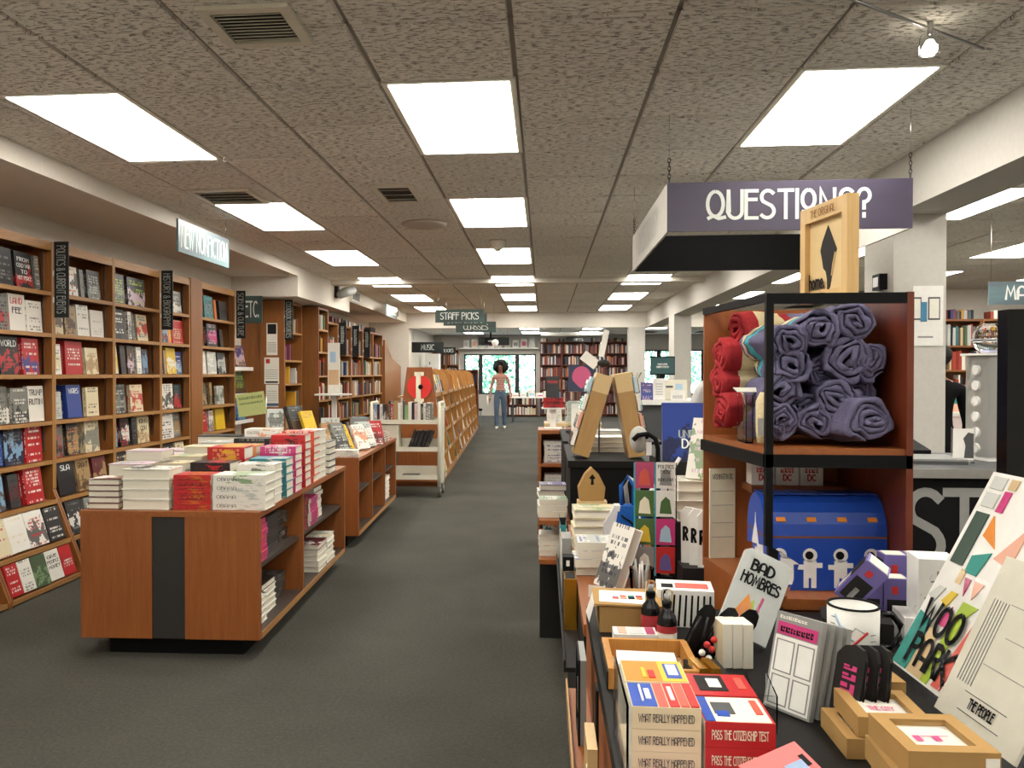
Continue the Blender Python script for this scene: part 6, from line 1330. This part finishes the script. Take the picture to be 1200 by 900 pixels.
carton('desk_sign', 'low white lettered card at the right of the information desk', .91, 5.99, 1.259, .10, .02, .07, 0, 'white', [('f', .15+.12*k, .2+.12*k, .15, .5, 'grey') for k in range(6)], None, 'sign')
carton('white_unit', 'pale file organiser behind the cards on the information desk', .87, 6.08, 1.259, .17, .1, .145, 0, 'cream_metal', [('f', .5, .8, .5, .8, 'skyp'), ('f', .1, .4, .6, .7, 'grey_dark')], None, 'organiser')
q = thing('flower_vase', 'small vase of dried stems on the information desk', 'vase', (.69, 6.3, 1.2585)); MB().lathe([(.02, 0), (.035, .03), (.02, .07), (.024, .085)], n=16).build('vase', 'grey_cloth', q)
for k in range(6): MB().tube([(0, 0, .08), (.02*math.cos(k), .02*math.sin(k), .15), (.045*math.cos(k), .045*math.sin(k), .2)], [.002, .0025, .006], 6).build('stem', ('green', 'T' if False else 'kraft', 'grey_cloth')[k % 3], q)
# ================================================================ hanging signs down the aisle and the rear room
def hang(s, x0, x1, y, z0, h, label, mat='sign_slate', th=.12, fit=.78, tm='sign_text'):
    q = thing('hanging_sign', label, 'sign', ((x0+x1)/2, y, z0)); w = x1-x0
    B(-w/2, w/2, 0, .02, 0, h).build('board', mat, q)
    if s: text(s, h*.5, tm, q, (0, -.002, h*.25), th=th, fit=w*fit)
    for a in (-w/2+.05, w/2-.05): MB().tube([(a, .01, h), (a, .01, CZ-z0)], .003, 4).build('wire', 'steel', q)
hang('STAFF PICKS', -1.673, -.922, 12.5, 2.235, .2, 'slate hanging sign reading STAFF PICKS')
hang('BOOK GROUPS', -1.73, -.98, 14.0, 2.275, .2, 'slate hanging sign reading BOOK GROUPS behind staff picks', fit=.8)
hang('CLASSES', -1.66, -.90, 15.3, 2.225, .2, 'slate hanging sign reading CLASSES behind book groups', fit=.6)
hang('MUSIC', -3.2, -2.42, 19.6, 1.96, .25, 'black hanging sign reading MUSIC in the rear room', 'sign_black', fit=.4, tm='sign_dim')
hang(None, -1.62, -.86, 20.2, 2.15, .2, 'blank black hanging sign before the rear window', 'sign_black')
hang('BOOKS', -3.42, -2.92, 26.9, 2.1, .22, 'small black sign reading BOOKS over the rear left bookcase', 'sign_black', fit=.7)
q = thing('projector', 'black ceiling projector with a white drop-shaped lens shade', 'projector', (-1.28, 19.6, 2.18)); B(-.14, .14, -.12, .14, 0, .12).build('body', 'black', q); MB().tube([(0, 0, .12), (0, 0, CZ-2.18)], .02, 8).build('mount', 'black', q); MB().lathe([(.0, -.16), (.05, -.08), (.085, 0), (.07, .06), (.0, .09)], c=(.12, -.2, .0), n=16, cap=False).build('shade', 'white', q); B(-.05, .12, -.2, -.12, .02, .06).build('arm', 'grey', q)
tag(MB().tube([(-.1, 24, 2.60), (1.75, 24, 2.60)], .055, 12).build('ceiling_duct', 'white', None), 'white horizontal pipe under the rear room ceiling', 'pipe')
AC = [lin(c) for c in ('#6a2a28', '#8a3a34', '#3a3a40', '#c8c0b4', '#54505a', '#9a9088', '#2c3448', '#b86a3a', '#e0dcd4', '#4a2c2a')]
for k in range(4):
    o = thing('bookcase', 'tall dark red arts bookcase on the back wall, %s from left' % ORD[k], 'bookcase', (0, 0, 0), 0, 'arts bookcases on the back wall')
    front_case(o, -.14+.735*k, -.14+.735*(k+1)-.005, 27.6, .35, 2.52, [.1, .5, .92, 1.34, 1.75, 2.13], 'mahogany', True, AC, .97)
hang('ARTS', .72, 1.55, 27.3, 2.50, .16, 'black sign reading ARTS above the back bookcases', 'sign_black', fit=.35)
spine_row_y(27.65, -.1, 2.7, 2.52, .14, .5, .2)
for k in range(2):
    o = thing('bookcase', 'wooden bookcase on the back wall left of the window, %s' % ('left' if k == 0 else 'right'), 'bookcase', (0, 0, 0), 0, 'rear left bookcases'); front_case(o, -3.75+.45*k, -3.305+.45*k, 27.3, .35, 2.25, [.1, .5, .92, 1.34, 1.75], 'casewood', True, AC, .95)
carton('white_cabinet', 'white cabinet with a black hook left of the rear bookcases', -3.6, 24.6, 0, .42, .4, 2.05, 0, 'white', [('f', .3, .36, .84, .88, 'black')], None, 'cabinet')
o = thing('low_bookcase', 'low brown bookcase under the rear window', 'bookcase', (0, 0, 0)); front_case(o, -1.25, -.25, 27.55, .35, .74, [.06, .4], 'mahogany', True, [lin(c) for c in ('#d8cfc0', '#e6e0d4', '#8a3a34', '#c8b48a', '#3a3a40')], .97)
for k in range(9):
    carton('ledge_picture', 'pale upright picture on the ledge above the rear window, %s from left' % ORD[k], -2.75+.28*k, 27.8, 2.3305, .2, .03, .26+.04*(k % 3), 0, ('white', 'paper', 'c_lgrey')[k % 3], [('f', .15, .85, .2, .7, ('c_lgrey', 'c_blush', 'grey', 'c_rose')[k % 4])], 'pictures on the rear ledge', 'picture')
o = thing('reading_table', 'white-topped table with piles of papers by the rear window', 'table', (-1.0, 24.2, 0)); B(0, 1.3, 0, .7, .72, .75).build('table_top', 'white', o)
for a in (.04, 1.2):
    for b in (.04, .6): B(a, a+.05, b, b+.05, 0, .72).build('leg', 'grey_dark', o)
for k in range(5): carton('paper_pile', 'pale pile of papers on the rear table, %s from left' % ORD[k], -.95+.25*k, 24.35, .7505, .18, .2, .12+.05*(k % 3), 5*k, 'white', [('f', .1, .9, .2, .5, ('c_blush', 'c_lgrey', 'skyp', 'c_pink', 'c_sand')[k])], 'paper piles on the rear table', 'papers')
o = thing('chair', 'dark chair beside the end of the arched shelving', 'chair', (-1.98, 22.6, 0), R(20)); B(-.22, .22, -.22, .22, .42, .48).build('seat', 'black', o); B(-.22, .22, .18, .23, .5, .95).build('backrest', 'black', o)
for a in (-.2, .17):
    for b in (-.2, .17): B(a, a+.03, b, b+.03, 0, .42).build('leg', 'steel', o)
# end case at the far end of the arched shelving and small display table right of the aisle
o = thing('bookcase', 'narrow dark bookcase at the far end of the arched shelving', 'bookcase', (0, 0, 0)); front_case(o, -2.35, -1.72, 21.2, .3, 1.55, [.1, .45, .8, 1.15], 'mahogany', True)
o = thing('display_table', 'small wooden table with books in the middle of the aisle end', 'table', (.0, 11.0, 0)); B(0, .55, 0, .6, .74, .78).build('table_top', 'pale_wood', o); B(.02, .53, .02, .58, .3, .33).build('lower_shelf', 'black_panel', o)
for a in (.02, .49):
    for b in (.02, .54): B(a, a+.04, b, b+.04, 0, .74).build('leg', 'black_panel', o)
stack(.14, 11.2, .781, 'S', .15, .2, .04, 5, 'wsL', 'pale blue far-table', 'books on the far small table', True); stack(.40, 11.2, .781, 'S', .15, .2, .04, 7, 'Lgw', 'grey far-table', 'books on the far small table', True)
stack(.2, 11.3, .331, 'S', .15, .2, .05, 4, 'wLk', 'white lower far-table', 'books on the far small table', True)
b = book((.06, 11.1, .985), (R(-8), 0, 0), .16, .02, .22, 'sLw', 'pale blue book standing on the far small table', None, True, False)

# ================================================================ people
def person(name, label, loc, rz, top, trousers, hair, skin='skin', pose=None, girl=True):
    P_ = dict(lh=(.27, -.06, .80), rh=(-.27, -.06, .80), le=(.25, .03, 1.06), re=(-.25, .03, 1.06), lk=(.10, -.03, .48), rk=(-.09, -.10, .49), la=(.10, .06, .09), ra=(-.085, -.12, .08)); P_.update(pose or {})
    V = []; E = []; Rd = []
    def add(p, r, par=None):
        V.append(p); Rd.append(r)
        if par is not None: E.append((par, len(V)-1))
        return len(V)-1
    pel = add((0, 0, .93), (.15, .11)); wst = add((0, 0, 1.08), (.115, .085), pel); ch = add((0, .01, 1.27), (.145, .10), wst); up = add((0, .015, 1.38), (.12, .08), ch)
    nk = add((0, .005, 1.47), (.05, .05), up); jw = add((0, -.015, 1.54), (.058, .068), nk); hd = add((0, -.01, 1.61), (.075, .09), jw); cr = add((0, .0, 1.68), (.055, .065), hd)
    for s, e, h in ((1, 'le', 'lh'), (-1, 're', 'rh')):
        sh = add((s*.17, .015, 1.37), (.058, .055), up); el = add(P_[e], (.042, .042), sh); wr = add(P_[h], (.027, .025), el)
        d = (Vector(P_[h])-Vector(P_[e])).normalized(); pc = Vector(P_[h])+d*.055; pm = add(tuple(pc), (.022, .034), wr)
        for q in range(4):
            f0 = pc+d*.03+Vector((0, (q-1.5)*.017, 0)); a = add(tuple(f0), (.009, .009), pm); b = add(tuple(f0+d*(.035 if q in (1, 2) else .028)), (.008, .008), a); add(tuple(f0+d*.055+Vector((-s*.012, 0, 0))), (.007, .007), b)
        a = add(tuple(pc+Vector((0, -.035, -.005))), (.011, .011), pm); add(tuple(pc+Vector((-s*.004, -.045, -.035))), (.009, .009), a)
    for s, k, a in ((1, 'lk', 'la'), (-1, 'rk', 'ra')):
        hp = add((s*.085, 0, .86), (.10, .105), pel); kn = add(P_[k], (.068, .07), hp); cf = add(tuple(Vector(P_[k])*.55+Vector(P_[a])*.45+Vector((0, .02, 0))), (.062, .066), kn); an = add(P_[a], (.055, .06), cf)
        x, y, z = P_[a]; add((x, y-.06, z-.045), (.04, .035), an); add((x, y-.15, z-.055), (.035, .022), len(V)-1)
    me = bpy.data.meshes.new('tmp'); me.from_pydata(V, E, []); to = bpy.data.objects.new('tmp', me); COL.objects.link(to)
    sk = to.modifiers.new('s', 'SKIN'); sk.use_smooth_shade = True; sb = to.modifiers.new('b', 'SUBSURF'); sb.levels = 2; sb.render_levels = 2
    for i, v in enumerate(me.skin_vertices[0].data): v.radius = Rd[i]; v.use_root = (i == 0)
    dg = bpy.context.evaluated_depsgraph_get(); bm_ = bpy.data.meshes.new_from_object(to.evaluated_get(dg)); bpy.data.objects.remove(to)
    bm_.name = 'body'; bm_.materials.clear()
    for m in (skin, top, trousers, 'white'): bm_.materials.append(MATS[m])
    for p in bm_.polygons:
        x, y, z = p.center; arm = abs(x) > .19
        hand = any((Vector(P_[h])-p.center).length < .13 and (p.center-Vector(P_[h])).dot((Vector(P_[h])-Vector(P_[e])).normalized()) > .0 for e, h in (('le', 'lh'), ('re', 'rh')))
        p.material_index = 0 if hand or z > 1.435 else 3 if z < .075 else 2 if (z < 1.0 and not arm) else 1
        p.use_smooth = True
    root = thing(name, label, 'person', loc, rz)
    obj('body', bm_, root)
    hr = MB(); rn = random.Random(5)
    if girl:
        hr.ball((0, .085, 1.63), .185, 22, 14, 0, (1.05, .78, 1.0)); hr.v = [(x+.018*mnoise.noise(Vector((x, y, z))*22), y+.018*mnoise.noise(Vector((y, z, x))*22), z+.022*mnoise.noise(Vector((z, x, y))*22)) for x, y, z in hr.v]
        for k in range(60):
            th, ph = rn.uniform(0, 6.28), rn.uniform(0, 2.3); p = Vector((.185*math.sin(ph)*math.cos(th), .07+.13*math.sin(ph)*math.sin(th), 1.62+.17*math.cos(ph)))
            if p.y < -.0 and p.z < 1.69 and abs(p.x) < .10: continue
            hr.ball(tuple(p), rn.uniform(.025, .042), 7, 5)
    else:
        hr.ball((0, .02, 1.645), .105, 20, 12, 0, (.92, 1.05, .98)); hr.v = [(x, y if z > 1.64 else max(y, -.02), z) for x, y, z in hr.v]
    hr.build('hair', hair, root)
    fc = MB()
    for s in (-1, 1): fc.ball((s*.030, -.098, 1.615), .011, 8, 6, 0, (1.3, .6, .8))
    fc.build('eyes', 'hairblack', root); MB().ball((0, -.108, 1.585), .013, 8, 6, 0, (.9, 1.1, 1.5)).build('nose', skin, root); MB().ball((0, -.094, 1.553), .018, 8, 6, 0, (1.3, .5, .45)).build('mouth', simple('lips', '#7a3c38', .5), root)
    if not girl:
        for s in (-1, 1): MB().ball((s*.082, .0, 1.60), .022, 8, 6, 0, (.45, .8, 1.3)).build('ear', skin, root)
    return root
pr_ = person('person', 'person with curly black hair in striped top and jeans walking down the aisle', (-1.14, 21.4, 0), R(-3), 'stripe_top', 'denim', 'hairblack')
q = thing('magazine', 'rolled pale magazine held in the walking person\'s hand', 'magazine', (-1.475, 21.28, .74), R(10)); MB().tube([(0, -.05, -.12), (0, .0, .0), (0, .04, .13)], [.022, .025, .022], 10).build('roll', 'paper', q)
person('person', 'person in a white shirt with black hair, half hidden by the display unit', (1.135, 5.05, 0), R(170), 'shirt_white', 'shirt_black', 'hairblack', girl=False, pose=dict(le=(.27, -.06, 1.08), lh=(.22, -.26, 1.06), re=(-.27, -.06, 1.08), rh=(-.22, -.26, 1.06)))
person('person', 'person in a black shirt behind the right-hand column', (3.07, 6.75, 0), R(180), 'shirt_black', 'shirt_black', 'hairblack', girl=False, pose=dict(le=(.22, .02, 1.08), re=(-.22, .02, 1.08), lh=(.2, -.05, .84), rh=(-.2, -.05, .84))).scale = (1.15, 1.1, .97)
# shelves of the bookcase outside the left picture edge: face-out books joined to the mass of far books
for z in SH_UP:
    y = 3.96
    while y < 4.55:
        w = SR.uniform(.15, .19); h = SR.uniform(.2, .245); M = Matrix.Translation((-3.56, y+w/2, z+.003+h/2)) @ Matrix.Rotation(R(-4), 4, 'Y')
        STUFF.obox(M, .03, w, h, 0, SR.choice(SCOL)); y += w+.03
for z, x in SH_LO:
    y = 3.96
    while y < 4.5:
        w = SR.uniform(.15, .19); h = SR.uniform(.17, .19); M = Matrix.Translation((-3.5+x-.075, y+w/2, z+.018+h*.478)) @ Matrix.Rotation(R(-17), 4, 'Y')
        STUFF.obox(M, .03, w, h, 0, SR.choice(SCOL)); y += w+.03
# ---------------------------------------------------------------- the mass of far books
so = STUFF.build('far_books', 'vcol'); tag(so, 'rows of small book spines on the distant shelves', 'books', kind='stuff')
